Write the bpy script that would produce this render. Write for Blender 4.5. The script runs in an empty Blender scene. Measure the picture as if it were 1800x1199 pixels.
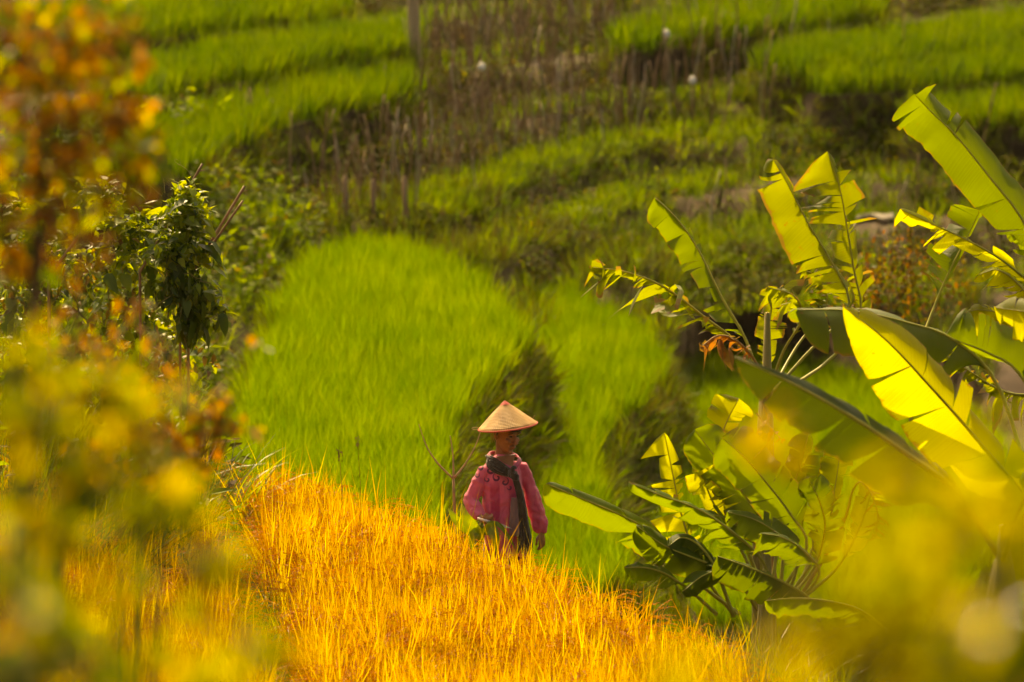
import bpy, bmesh, math, random
import numpy as np
from mathutils import Vector, Matrix, noise

R = math.radians
sc = bpy.context.scene
random.seed(7)

# ------------------------------------------------------------------ camera, sky, sun, exposure
F_PX = 14400.0                      # focal length in pixels of the 1800 px wide photograph
PITCH = R(8.0)
CAM = Vector((0.0, 0.0, 10.34))
cd = bpy.data.cameras.new('camera')
cam = bpy.data.objects.new('camera', cd)
sc.collection.objects.link(cam)
sc.camera = cam
cam.location = CAM
cam.rotation_euler = (R(90) - PITCH, 0, 0)
cd.sensor_width = 36.0
cd.lens = 36.0 * F_PX / 1800.0
cd.clip_start = 0.5
cd.clip_end = 3000
cd.dof.use_dof = True
cd.dof.focus_distance = 60.0
cd.dof.aperture_fstop = 288.0 / 88.0
cd.dof.aperture_blades = 0

SUN_AZ, SUN_EL = R(-16), R(47)      # behind the woman, to the left
w = bpy.data.worlds.new('World')
sc.world = w
w.use_nodes = True
wn = w.node_tree
sky = wn.nodes.new('ShaderNodeTexSky')
sky.sky_type = 'NISHITA'
sky.sun_disc = False
sky.sun_elevation = SUN_EL
sky.sun_rotation = SUN_AZ
sky.dust_density = 7.0
sky.ozone_density = 0.3
sky.air_density = 1.2
wn.nodes['Background'].inputs['Strength'].default_value = 0.105
wn.links.new(sky.outputs[0], wn.nodes['Background'].inputs[0])

sd = bpy.data.lights.new('sun', 'SUN')
sun = bpy.data.objects.new('sun', sd)
sc.collection.objects.link(sun)
sd.energy = 4.0
sd.angle = R(0.6)
sd.color = (1.0, 0.86, 0.62)
S_DIR = Vector((math.sin(SUN_AZ) * math.cos(SUN_EL), math.cos(SUN_AZ) * math.cos(SUN_EL), math.sin(SUN_EL)))
sun.rotation_euler = (-S_DIR).to_track_quat('-Z', 'Y').to_euler()
sun.location = (-20, 30, 40)

vs = sc.view_settings
vs.view_transform = 'Standard'
vs.look = 'None'
vs.gamma = 1.0
vs.use_curve_mapping = False
vs.exposure = 1.08
vs.use_white_balance = True
vs.white_balance_temperature = 10500
vs.white_balance_tint = 10
sc.render.engine = 'CYCLES'
sc.cycles.use_denoising = True
sc.cycles.max_bounces = 4
sc.cycles.diffuse_bounces = 2
sc.cycles.glossy_bounces = 2
sc.cycles.transmission_bounces = 4
sc.cycles.transparent_max_bounces = 4
sc.cycles.sample_clamp_indirect = 4.0
sc.cycles.use_adaptive_sampling = True
sc.cycles.adaptive_threshold = 0.03

# ------------------------------------------------------------------ helpers
CP, SP = math.cos(PITCH), math.sin(PITCH)


def ray(px, py):
    """direction (unit depth along the view axis) through a pixel of the photograph"""
    u, v = (px - 900.0) / F_PX, (599.5 - py) / F_PX
    return Vector((u, CP + v * SP, -SP + v * CP))


def at(px, py, d):
    return CAM + ray(px, py) * d


def on_z(px, py, z):
    r = ray(px, py)
    return CAM + r * ((z - CAM.z) / r.z)


def link(o, parent=None):
    sc.collection.objects.link(o)
    if parent is not None:
        o.parent = parent
    return o


def tag(o, label=None, cat=None, group=None, kind=None):
    if label: o['label'] = label
    if cat: o['category'] = cat
    if group: o['group'] = group
    if kind: o['kind'] = kind
    return o


def empty(name, loc, label, cat, group=None):
    o = bpy.data.objects.new(name, None)
    o.empty_display_size = 0.1
    o.location = loc
    link(o)
    return tag(o, label, cat, group)


def mesh(name, V, Fc, mats, mi=None, uv=None, smooth=False):
    me = bpy.data.meshes.new(name)
    me.from_pydata([tuple(v) for v in V], [], Fc)
    for m in (mats if isinstance(mats, (list, tuple)) else [mats]):
        me.materials.append(m)
    if mi is not None:
        me.polygons.foreach_set('material_index', mi)
    if uv is not None:
        l = me.uv_layers.new(name='UVMap')
        idx = np.zeros(len(me.loops), dtype=np.int32)
        me.loops.foreach_get('vertex_index', idx)
        l.data.foreach_set('uv', np.array(uv, dtype=np.float32)[idx].ravel())
    if smooth:
        me.polygons.foreach_set('use_smooth', [True] * len(me.polygons))
    me.update()
    return me


def obj(name, me, parent=None, loc=None):
    o = bpy.data.objects.new(name, me)
    if loc is not None:
        o.location = loc
    return link(o, parent)


class MB:
    """collects geometry for one mesh"""
    def __init__(s):
        s.V, s.F, s.M, s.UV = [], [], [], []

    def add(s, V, Fc, m=0, uv=None):
        b = len(s.V)
        s.V += [Vector(v) for v in V]
        s.F += [tuple(i + b for i in f) for f in Fc]
        s.M += [m] * len(Fc)
        s.UV += uv if uv else [(0, 0)] * len(V)

    def tube(s, pts, rad, seg=8, m=0, cap=True):
        """round or elliptic tube; rad entries are r or (ra, rb) or (ra, rb, axis vector of ra)"""
        pts = [Vector(p) for p in pts]
        n = len(pts)
        V, Fc, uv = [], [], []
        prev = None
        for i, p in enumerate(pts):
            t = (pts[min(i + 1, n - 1)] - pts[max(i - 1, 0)])
            t = t.normalized() if t.length > 1e-9 else Vector((0, 0, 1))
            r = rad[i] if isinstance(rad, (list, tuple)) else rad
            ax = None
            if isinstance(r, tuple):
                ra, rb = r[0], r[1]
                if len(r) > 2: ax = Vector(r[2])
            else:
                ra = rb = r
            if ax is None:
                ax = prev if prev is not None else (Vector((1, 0, 0)) if abs(t.x) < .8 else Vector((0, 1, 0)))
            a = ax - t * ax.dot(t)
            a = a.normalized() if a.length > 1e-6 else t.orthogonal().normalized()
            prev = a
            b = t.cross(a)
            for k in range(seg):
                q = 2 * math.pi * k / seg
                V.append(p + a * (ra * math.cos(q)) + b * (rb * math.sin(q)))
                uv.append((k / seg, i / max(1, n - 1)))
        for i in range(n - 1):
            for k in range(seg):
                k2 = (k + 1) % seg
                Fc.append((i * seg + k, i * seg + k2, (i + 1) * seg + k2, (i + 1) * seg + k))
        if cap:
            Fc.append(tuple(reversed(range(seg))))
            Fc.append(tuple((n - 1) * seg + k for k in range(seg)))
        s.add(V, Fc, m, uv)

    def blade(s, base, ang, h, wd, lean, curve, segs=4, m=0):
        """a grass blade: rises, leans towards ang and bends over"""
        dx, dy = math.cos(ang), math.sin(ang)
        tw = ang + random.uniform(-1.2, 1.2) + math.pi / 2
        sx, sy = math.cos(tw) * wd * .5, math.sin(tw) * wd * .5
        p = Vector(base)
        V, Fc = [], []
        a = lean
        st = h / segs
        for i in range(segs + 1):
            f = i / segs
            k = (1 - f ** 2.2) * (0.7 + 0.3 * min(1, f * 4))
            if i < segs:
                V += [(p.x - sx * k, p.y - sy * k, p.z), (p.x + sx * k, p.y + sy * k, p.z)]
            else:
                V.append(tuple(p))
            p = p + Vector((dx * math.sin(a), dy * math.sin(a), math.cos(a))) * st
            a += curve / segs * (0.5 + f)
        for i in range(segs - 1):
            Fc.append((2 * i, 2 * i + 1, 2 * i + 3, 2 * i + 2))
        Fc.append((2 * segs - 2, 2 * segs - 1, 2 * segs))
        s.add(V, Fc, m)

    def mesh(s, name, mats, smooth=False, uv=False):
        return mesh(name, s.V, s.F, mats, s.M, s.UV if uv else None, smooth)


def catmull(P, n):
    P = [Vector(p) for p in P]
    if len(P) == 2:
        return [P[0].lerp(P[1], i / n) for i in range(n + 1)]
    Q = [P[0] * 2 - P[1]] + P + [P[-1] * 2 - P[-2]]
    out = []
    m = len(P) - 1
    for i in range(n + 1):
        f = i / n * m
        k = min(int(f), m - 1)
        t = f - k
        a, b, c, d = Q[k], Q[k + 1], Q[k + 2], Q[k + 3]
        out.append(0.5 * ((2 * b) + (c - a) * t + (2 * a - 5 * b + 4 * c - d) * t * t + (3 * b - a - 3 * c + d) * t ** 3))
    return out


# ------------------------------------------------------------------ materials
def newmat(name):
    m = bpy.data.materials.new(name)
    m.use_nodes = True
    nt = m.node_tree
    nt.nodes.clear()
    out = nt.nodes.new('ShaderNodeOutputMaterial')
    return m, nt, out


def nd(nt, typ, **kw):
    n = nt.nodes.new(typ)
    for k, v in kw.items():
        if k.startswith('i_'):
            key = k[2:]
            n.inputs[int(key) if key.isdigit() else key.replace('_', ' ')].default_value = v
        else:
            setattr(n, k, v)
    return n


def math_n(nt, op, a, b=None, c=None, clamp=False):
    n = nt.nodes.new('ShaderNodeMath')
    n.operation = op
    n.use_clamp = clamp
    for i, v in enumerate((a, b, c)):
        if v is None: continue
        if isinstance(v, (int, float)): n.inputs[i].default_value = v
        else: nt.links.new(v, n.inputs[i])
    return n.outputs[0]


def mix_n(nt, fac, a, b, blend='MIX'):
    n = nt.nodes.new('ShaderNodeMix')
    n.data_type = 'RGBA'
    n.blend_type = blend
    for s, v in ((n.inputs[0], fac), (n.inputs[6], a), (n.inputs[7], b)):
        if isinstance(v, (int, float)): s.default_value = v
        elif isinstance(v, tuple): s.default_value = (*v, 1) if len(v) == 3 else v
        else: nt.links.new(v, s)
    return n.outputs[2]


def ramp_n(nt, fac, stops):
    n = nt.nodes.new('ShaderNodeValToRGB')
    e = n.color_ramp.elements
    while len(e) < len(stops): e.new(0.5)
    for k, (p, c) in enumerate(stops):
        e[k].position = p
        e[k].color = (*c, 1)
    nt.links.new(fac, n.inputs[0])
    return n.outputs[0]


def foliage(name, stops, tstops, trans=0.45, rough=0.45, spec=0.35, nscale=3.0):
    """leaf: colour picked per leaf or tuft (random) plus a slow noise; the light that passes through has its own tint"""
    m, nt, out = newmat(name)
    oi = nd(nt, 'ShaderNodeObjectInfo')
    geo = nd(nt, 'ShaderNodeNewGeometry')
    nz = nd(nt, 'ShaderNodeTexNoise', i_Scale=nscale, i_Detail=2.0)
    nt.links.new(geo.outputs['Position'], nz.inputs['Vector'])
    f = math_n(nt, 'MULTIPLY_ADD', oi.outputs['Random'], 0.6, math_n(nt, 'MULTIPLY_ADD', nz.outputs[0], 0.8, -0.2))
    f = math_n(nt, 'ADD', f, math_n(nt, 'MULTIPLY_ADD', geo.outputs['Random Per Island'], 0.5, -0.25), clamp=True)
    c = ramp_n(nt, f, stops)
    ct = ramp_n(nt, f, tstops)
    p = nd(nt, 'ShaderNodeBsdfPrincipled', i_Roughness=rough)
    p.inputs['Specular IOR Level'].default_value = spec
    nt.links.new(c, p.inputs['Base Color'])
    t = nd(nt, 'ShaderNodeBsdfTranslucent')
    nt.links.new(ct, t.inputs['Color'])
    mx = nd(nt, 'ShaderNodeMixShader', i_0=trans)
    nt.links.new(p.outputs[0], mx.inputs[1])
    nt.links.new(t.outputs[0], mx.inputs[2])
    nt.links.new(mx.outputs[0], out.inputs[0])
    return m


def surface(name, stops, scale=4.0, rough=0.85, bump=0.3, detail=6.0, stretch=(1, 1, 1), spec=0.25, coord='Object'):
    m, nt, out = newmat(name)
    tc = nd(nt, 'ShaderNodeTexCoord')
    mp = nd(nt, 'ShaderNodeMapping')
    mp.inputs['Scale'].default_value = stretch
    nt.links.new(tc.outputs[coord], mp.inputs[0])
    nz = nd(nt, 'ShaderNodeTexNoise', i_Scale=scale, i_Detail=detail, i_Roughness=0.65)
    nt.links.new(mp.outputs[0], nz.inputs['Vector'])
    oi = nd(nt, 'ShaderNodeObjectInfo')
    f = math_n(nt, 'ADD', nz.outputs[0], math_n(nt, 'MULTIPLY_ADD', oi.outputs['Random'], 0.3, -0.15), clamp=True)
    p = nd(nt, 'ShaderNodeBsdfPrincipled', i_Roughness=rough)
    p.inputs['Specular IOR Level'].default_value = spec
    nt.links.new(ramp_n(nt, f, stops), p.inputs['Base Color'])
    if bump:
        b = nd(nt, 'ShaderNodeBump', i_Strength=bump, i_Distance=0.03)
        nt.links.new(nz.outputs[0], b.inputs['Height'])
        nt.links.new(b.outputs[0], p.inputs['Normal'])
    nt.links.new(p.outputs[0], out.inputs[0])
    return m


def S3(a, b, c):
    return [(0.15, a), (0.5, b), (0.85, c)]


M = {}
M['soil'] = surface('soil', S3((.022, .012, .005), (.042, .024, .009), (.065, .040, .015)), 1.5, .95, .6)
M['paddy_green'] = foliage('paddy_green', S3((.050, .088, .005), (.084, .132, .006), (.128, .168, .008)), S3((.105, .21, .003), (.19, .31, .004), (.30, .40, .005)), .5, .6, .10, 1.1)
M['paddy_far'] = foliage('paddy_far', S3((.030, .064, .004), (.050, .092, .005), (.078, .118, .006)), S3((.062, .128, .003), (.115, .195, .004), (.185, .25, .005)), .5, .6, .10, .6)
M['straw'] = foliage('straw', S3((.50, .25, .012), (.66, .40, .020), (.74, .55, .040)), S3((.56, .27, .007), (.78, .50, .011), (.88, .72, .026)), .42, .45, .22, 6)
M['grain'] = foliage('grain', S3((.40, .14, .010), (.52, .21, .015), (.60, .28, .022)), S3((.52, .17, .005), (.66, .26, .008), (.74, .36, .012)), .3, .5, .25, 6)
M['weed_olive'] = foliage('weed_olive', S3((.035, .037, .006), (.058, .060, .008), (.095, .088, .012)), S3((.055, .07, .004), (.10, .115, .005), (.17, .165, .008)), .33, .7, .08, 1.2)
M['weed_brown'] = foliage('weed_brown', S3((.055, .036, .010), (.095, .062, .019), (.14, .095, .030)), S3((.08, .052, .007), (.14, .095, .010), (.22, .15, .018)), .3, .75, .08, 1.2)
M['weed_green'] = foliage('weed_green', S3((.06, .085, .006), (.09, .13, .008), (.14, .18, .010)), S3((.11, .20, .005), (.20, .31, .006), (.33, .42, .008)), .45, .6, .12, 1.2)
M['weed_yellow'] = foliage('weed_yellow', S3((.10, .08, .008), (.15, .115, .010), (.20, .15, .014)), S3((.20, .15, .006), (.28, .21, .008), (.36, .27, .010)), .4, .6, .1, 1.2)
M['bank_grass'] = foliage('bank_grass', S3((.04, .06, .008), (.07, .10, .010), (.12, .15, .014)),
                          S3((.08, .14, .006), (.20, .28, .008), (.42, .44, .012)), .4, .35, .5, 3)
M['slope_grass'] = foliage('slope_grass', S3((.045, .058, .005), (.075, .088, .007), (.115, .125, .010)), S3((.08, .115, .003), (.14, .18, .004), (.22, .25, .006)), .36, .65, .08, 1.5)  # green grass toned darker and less translucent, the banks' shade in its colour
M['bamboo'] = surface('bamboo', S3((.13, .07, .03), (.21, .12, .055), (.30, .19, .09)), 3, .6, .2, 4, (6, 6, .6))
M['bamboo_pale'] = surface('bamboo_pale', S3((.24, .18, .11), (.33, .26, .17), (.42, .34, .24)), 3, .6, .2, 4, (6, 6, .6))
M['post_wood'] = surface('post_wood', S3((.30, .19, .09), (.40, .27, .14), (.50, .36, .20)), 4, .8, .5, 6, (5, 5, .5))
M['rag'] = surface('rag', S3((.60, .55, .46), (.70, .66, .56), (.78, .74, .66)), 12, .8, .3)
M['hill_strip'] = surface('hill_strip', S3((.10, .085, .055), (.15, .13, .09), (.21, .18, .13)), 3, .8, .4)
M['path_earth'] = surface('path_earth', S3((.10, .045, .025), (.15, .07, .04), (.20, .10, .06)), 2, .95, .5)

# ------------------------------------------------------------------ terrain
def smooth(a, b, x):
    t = max(0.0, min(1.0, (x - a) / (b - a)))
    return t * t * (3 - 2 * t)


G = Vector((-0.70, 0.714))
RIDGE_PX = [(250, 752), (400, 792), (500, 800), (600, 822), (700, 872), (760, 898), (830, 936), (960, 975), (1050, 1012), (1150, 1056), (1270, 1100), (1400, 1150), (1560, 1215)]
RICE_TOP = 0.66
STEP = .33
RIDGE = [on_z(x, y, RICE_TOP) for x, y in RIDGE_PX]          # far edge of the golden field
_rx = [p.x for p in RIDGE]
_ry = [p.y for p in RIDGE]


def edge_y(x):
    if x <= _rx[0]: return _ry[0] + (_rx[0] - x) * 0.3
    if x >= _rx[-1]: return _ry[-1] - (x - _rx[-1]) * 1.6
    return float(np.interp(x, _rx, _ry))


def hill(x, y):
    fold = 5.5 * (smooth(-1.2, 1.8, x) - .15) * (1 - smooth(99, 109, y))
    return -1.6 + 0.12 * (G.x * x + G.y * (y - fold) - 67.6)


def gz(x, y):
    """height of the bare ground"""
    e = edge_y(x)
    near = max(0.0, 47.0 - y) * 0.2
    bank = 0.75 * smooth(-2.3, -4.2, x) * smooth(44, 52, y) * (1 - smooth(e - .5, e + 2.5, y))
    zf = near + bank
    h = hill(x, y) + .05 * noise.noise(Vector((x * .45, y * .3, 9)))
    st = STEP                         # the slope is cut into low steps along its contours
    q = h / st
    k0 = math.floor(q)
    h = h * (1 - smooth(84, 90, y)) + st * (k0 + smooth(.62, .98, q - k0)) * smooth(84, 90, y)
    hb = h - (1.0 - 0.65 * smooth(86, 95, y))
    hb += .45 * smooth(-2.3, -3.6, x + .02 * (y - 85)) * smooth(70, 80, y) * (1 - smooth(97, 106, y))
    hb += 0.04 * noise.noise(Vector((x * .5, y * .35, 0)))
    k = smooth(e + 1.1, e + 3.4, y)
    return zf * (1 - k) + hb * k + 0.03 * noise.noise(Vector((x * 2, y * 2, 3)))


def hit(px, py, d0=66.0):
    """where the view ray through a pixel meets the ground behind the golden field"""
    r = ray(px, py)
    d = d0
    while d < 260:
        p = CAM + r * d
        if p.z <= gz(p.x, p.y):
            return p
        d += 0.15
    return CAM + r * 120


CARVE = []                            # terrace outlines cut into the slope


def in_poly(x, y, P):
    c = False
    j = len(P) - 1
    for i in range(len(P)):
        if (P[i][1] > y) != (P[j][1] > y) and x < (P[j][0] - P[i][0]) * (y - P[i][1]) / (P[j][1] - P[i][1]) + P[i][0]:
            c = not c
        j = i
    return c


def sample_poly(P, dens, jit=None):
    x0, x1 = min(p[0] for p in P), max(p[0] for p in P)
    y0, y1 = min(p[1] for p in P), max(p[1] for p in P)
    out = []
    for _ in range(int((x1 - x0) * (y1 - y0) * dens)):
        x, y = random.uniform(x0, x1), random.uniform(y0, y1)
        if in_poly(x, y, P):
            out.append((x, y))
    return out


def rows_poly(P, dens):
    """planted rows: a jittered grid turned a little against the view"""
    st = 1 / math.sqrt(dens)
    x0, x1 = min(p[0] for p in P), max(p[0] for p in P)
    y0, y1 = min(p[1] for p in P), max(p[1] for p in P)
    a = .35
    D = max(x1 - x0, y1 - y0) * .8
    n_ = int(D / st)
    out = []
    for i in range(-n_, n_):
        for j in range(-n_, n_):
            u, v = i * st + random.gauss(0, st * .16), j * st + random.gauss(0, st * .16)
            x, y = (x0 + x1) / 2 + u * math.cos(a) - v * math.sin(a), (y0 + y1) / 2 + u * math.sin(a) + v * math.cos(a)
            if x0 < x < x1 and y0 < y < y1 and random.random() > .04 and in_poly(x, y, P):
                out.append((x, y))
    return out


# ------------------------------------------------------------------ scattering of uncountable growth
def variants(name, meshes):
    col = bpy.data.collections.new(name)
    for me in meshes:
        col.objects.link(bpy.data.objects.new(me.name, me))
    return col


def scatter(name, pts, col, label, cat, scale=(.85, 1.15), tilt=.1, parent=None):
    """pts: (x, y, z) or (x, y, z, scale)"""
    n = len(pts)
    me = bpy.data.meshes.new(name)
    me.vertices.add(n)
    me.vertices.foreach_set('co', np.array([p[:3] for p in pts], dtype=np.float32).ravel())
    ar = me.attributes.new('rot', 'FLOAT_VECTOR', 'POINT')
    ar.data.foreach_set('vector', np.array([(random.gauss(0, tilt), random.gauss(0, tilt), random.uniform(0, 6.283)) for _ in range(n)], dtype=np.float32).ravel())
    a2 = me.attributes.new('scl', 'FLOAT', 'POINT')
    a2.data.foreach_set('value', np.array([random.uniform(*scale) * (p[3] if len(p) > 3 else 1) for p in pts], dtype=np.float32))
    o = obj(name, me, parent)
    ng = bpy.data.node_groups.new(name, 'GeometryNodeTree')
    ng.interface.new_socket('Geometry', in_out='INPUT', socket_type='NodeSocketGeometry')
    ng.interface.new_socket('Geometry', in_out='OUTPUT', socket_type='NodeSocketGeometry')
    gi, go = ng.nodes.new('NodeGroupInput'), ng.nodes.new('NodeGroupOutput')
    ip = ng.nodes.new('GeometryNodeInstanceOnPoints')
    ci = ng.nodes.new('GeometryNodeCollectionInfo')
    ci.inputs['Collection'].default_value = col
    ci.inputs['Separate Children'].default_value = True
    ci.inputs['Reset Children'].default_value = True
    ip.inputs['Pick Instance'].default_value = True
    na = ng.nodes.new('GeometryNodeInputNamedAttribute'); na.data_type = 'FLOAT_VECTOR'; na.inputs[0].default_value = 'rot'
    nb = ng.nodes.new('GeometryNodeInputNamedAttribute'); nb.data_type = 'FLOAT'; nb.inputs[0].default_value = 'scl'
    L = ng.links.new
    L(gi.outputs[0], ip.inputs['Points']); L(ci.outputs[0], ip.inputs['Instance'])
    L(na.outputs[0], ip.inputs['Rotation']); L(nb.outputs[0], ip.inputs['Scale'])
    L(ip.outputs[0], go.inputs[0])
    o.modifiers.new('scatter', 'NODES').node_group = ng
    return tag(o, label, cat, kind='stuff')


def tuft(name, mats, n, h, wd, spread, lean, curve, segs=4, m=None):
    b = MB()
    for _ in range(n):
        a = random.uniform(0, 6.283)
        r = spread * math.sqrt(random.random())
        b.blade((r * math.cos(a), r * math.sin(a), 0), a + random.uniform(-.9, .9), h * random.uniform(.65, 1.15), wd * random.uniform(.7, 1.25),
                abs(random.gauss(0, lean)), random.uniform(0.2, 1) * curve, segs, 0 if m is None else m())
    return b.mesh(name, mats)


def leaf_shape(L, W, fold=.25, bend=.35, tip=1.3, n=5):
    """ovate pointed leaf along +X from its stalk, folded on the midrib and curved down"""
    V, Fc = [], []
    for i in range(n + 1):
        f = i / n
        x = L * f
        z = -bend * L * f * f
        wv = W * .5 * (math.sin(math.pi * min(1, f ** .62)) ** .8 if 0 < f < 1 else 0)
        V += [(x, -wv, z + wv * fold), (x, 0, z), (x, wv, z + wv * fold)]
    for i in range(n):
        a, b = 3 * i, 3 * i + 3
        Fc += [(a, a + 1, b + 1, b), (a + 1, a + 2, b + 2, b + 1)]
    return V, Fc


def clump(name, mats, n, rad, hgt, L, W, mfun=lambda: 0, low=0.0):
    """a bushy weed: short stalks with leaves around"""
    b = MB()
    for _ in range(n):
        a = random.uniform(0, 6.283)
        r = rad * math.sqrt(random.random())
        z = low + (hgt - low) * random.random() * (1 - .5 * (r / rad) ** 2)
        lv, lf = leaf_shape(L * random.uniform(.6, 1.3), W * random.uniform(.7, 1.2), random.uniform(-.1, .5), random.uniform(0, .7), n=3)
        mt = Matrix.Translation((r * math.cos(a), r * math.sin(a), z)) @ Matrix.Rotation(a + random.gauss(0, .8), 4, 'Z') @ Matrix.Rotation(random.uniform(-1.0, .7), 4, 'Y') @ Matrix.Rotation(random.gauss(0, .5), 4, 'X')
        b.add([mt @ Vector(v) for v in lv], lf, mfun())
    for _ in range(max(2, n // 12)):
        a = random.uniform(0, 6.283)
        r = rad * .6 * random.random()
        b.tube([(0.2 * r * math.cos(a), .2 * r * math.sin(a), 0), (r * math.cos(a), r * math.sin(a), hgt * .8)], [.006, .003], 4, 0, False)
    return b.mesh(name, mats)


# golden rice hills: erect straw leaves over drooping ears
def golden_tuft(name):
    b = MB()
    for _ in range(15):
        a = random.uniform(0, 6.283)
        r = .095 * math.sqrt(random.random())
        bx, by = r * math.cos(a), r * math.sin(a)
        for _ in range(random.choice((1, 1, 2))):
            b.blade((bx, by, 0.05), random.uniform(0, 6.283), random.uniform(.45, .74) * (1.25 if random.random() < .12 else 1), random.uniform(.008, .016), abs(random.gauss(0, .16)), random.uniform(0, .7), 4, 0)
        # ear: stalk that arches over, grains along it
        a2 = random.uniform(0, 6.283)
        hs = random.uniform(.42, .60)
        p = Vector((bx, by, hs * .55))
        ang = abs(random.gauss(.12, .1))
        for k in range(12):
            q = p + Vector((math.cos(a2) * math.sin(ang), math.sin(a2) * math.sin(ang), math.cos(ang))) * .038
            wdt = .0016
            b.add([p + Vector((wdt, 0, 0)), p - Vector((wdt, 0, 0)), q - Vector((wdt, 0, 0)), q + Vector((wdt, 0, 0))], [(0, 1, 2, 3)], 1)
            if k > 3:
                for _ in range(4):
                    gdir = (q - p).normalized() + Vector((random.gauss(0, .5), random.gauss(0, .5), random.gauss(0, .4)))
                    gdir.normalize()
                    sd_ = gdir.orthogonal().normalized() * .0045
                    s2 = gdir.cross(sd_.normalized()) * .0035
                    c0 = p + (q - p) * random.random()
                    tpt = c0 + gdir * random.uniform(.012, .02)
                    mid = (c0 + tpt) * .5
                    b.add([c0, mid + sd_, tpt, mid - sd_, mid + s2, mid - s2], [(0, 1, 2, 3), (0, 4, 2, 5)], 1)
            p = q
            ang += random.uniform(.08, .24)
    return b.mesh(name, [M['straw'], M['grain']])


gold_col = variants('golden_tufts', [golden_tuft('rice_tuft') for _ in range(9)])

field = [(p.x, p.y) for p in RIDGE]
field = [(-6.0, edge_y(-6.0))] + field + [(3.6, 47.0), (-6.0, 47.0)]


# the grassy bund that divides the golden field, as ground points
BUND = [on_z(x, y, .35) for x, y in ((385, 830), (405, 900), (425, 985), (455, 1080), (500, 1200), (560, 1300))]


def bund_dist(x, y):
    bx = float(np.interp(-y, [-p.y for p in BUND], [p.x for p in BUND]))
    return x - bx


RIGHT = [on_z(x, y, RICE_TOP) for x, y in ((1268, 1098), (1300, 1150), (1345, 1215), (1400, 1320))]   # the rice ends here, long grass follows
pts = []
for x, y in sample_poly(field, 46):
    bd = bund_dist(x, y)
    if abs(bd) < .20: continue
    if x < -2.6 and y > 59: continue
    s = .92 + .16 * noise.noise(Vector((x * .6, y * .6, 7)))
    if x > float(np.interp(-y, [-p.y for p in RIGHT], [p.x for p in RIGHT])) + random.gauss(0, .1): continue
    pts.append((x, y, gz(x, y) - .02, s))
scatter('golden_rice', pts, gold_col, 'ripe golden rice standing in the field in front of the woman', 'rice')

# stray tall stalks along the far edge of the field
# ------------------------------------------------------------------ terraces
def terrace(name, px, z_top, label, plant_h, col, dens, scale=(.85, 1.15), deep=1.6, mat='soil', plant_name=None, plant_label=None, edge_col=None, edge_scale=1.0, batter=.55):
    """a flat terrace: its outline, seen in the photograph at the height of the crop, becomes a slab of earth with a batter; crop on top"""
    P = [on_z(x, y, z_top) for x, y in px]
    n = len(P)
    ring = catmull(P + [P[0]], n * 6)[:-1]
    zt = z_top - plant_h
    ring = [Vector((p.x + .12 * noise.noise(p * 1.3), p.y + .3 * noise.noise(p * .9 + Vector((5, 0, 0))), zt)) for p in ring]
    k = len(ring)
    area = sum(ring[i].x * ring[(i + 1) % k].y - ring[(i + 1) % k].x * ring[i].y for i in range(k))
    nrm = []
    for i in range(k):                # outward normal of the edge at each corner
        t = ring[(i + 2) % k] - ring[i - 2]
        v = Vector((t.y, -t.x, 0)).normalized()
        nrm.append(v if area > 0 else -v)
    low = [p + m_ * batter * (1 + .3 * noise.noise(p * 2)) + Vector((0, 0, -deep)) for p, m_ in zip(ring, nrm)]
    Vv = ring + low
    Ff = [tuple(range(k))] + [(i, k + i, k + (i + 1) % k, (i + 1) % k) for i in range(k)]
    me = mesh(name, Vv, Ff, M[mat])
    bm = bmesh.new(); bm.from_mesh(me)
    bmesh.ops.recalc_face_normals(bm, faces=bm.faces)
    bmesh.ops.triangulate(bm, faces=[f for f in bm.faces if len(f.verts) > 4])
    bm.to_mesh(me); bm.free()
    o = obj(name, me)
    tag(o, label, 'terrace', kind='structure')
    poly = [(p.x, p.y) for p in ring]
    CARVE.append((poly, zt, (min(p[0] for p in poly), max(p[0] for p in poly), min(p[1] for p in poly), max(p[1] for p in poly))))
    if col:
        pts = [(x, y, zt, 1 + .18 * noise.noise(Vector((x, y * .6, 1)))) for x, y in rows_poly(poly, dens)]
        scatter(plant_name or 'green_rice', pts, col, plant_label, 'rice', scale)
    if edge_col:
        ep = []
        for i in range(k):
            a, b2 = ring[i], ring[(i + 1) % k]
            al, bl = low[i], low[(i + 1) % k]
            if nrm[i].y > .6: continue
            L = (b2 - a).length
            for _ in range(int(L * 75 * edge_scale) + 1):
                f, h = random.random(), random.random()
                p = a.lerp(b2, f).lerp(al.lerp(bl, f), h)
                ep.append((p.x + random.gauss(0, .05), p.y + random.gauss(0, .05), p.z - .04, .65 + .4 * random.random()))
        scatter('terrace_weeds', ep, edge_col, 'weedy bank below the ' + label, 'weeds', (.7, 1.2), .5)
    return poly


green_col = variants('green_tufts', [tuft('paddy_tuft', [M['paddy_green']], 34, .40, .010, .085, .24, 1.0, 4) for _ in range(7)])
far_col = variants('far_tufts', [tuft('far_paddy_tuft', [M['paddy_far']], 26, .42, .018, .15, .24, .9, 3) for _ in range(5)])


def wm(ws):
    return lambda: random.choices(range(len(ws)), ws)[0]


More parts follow.
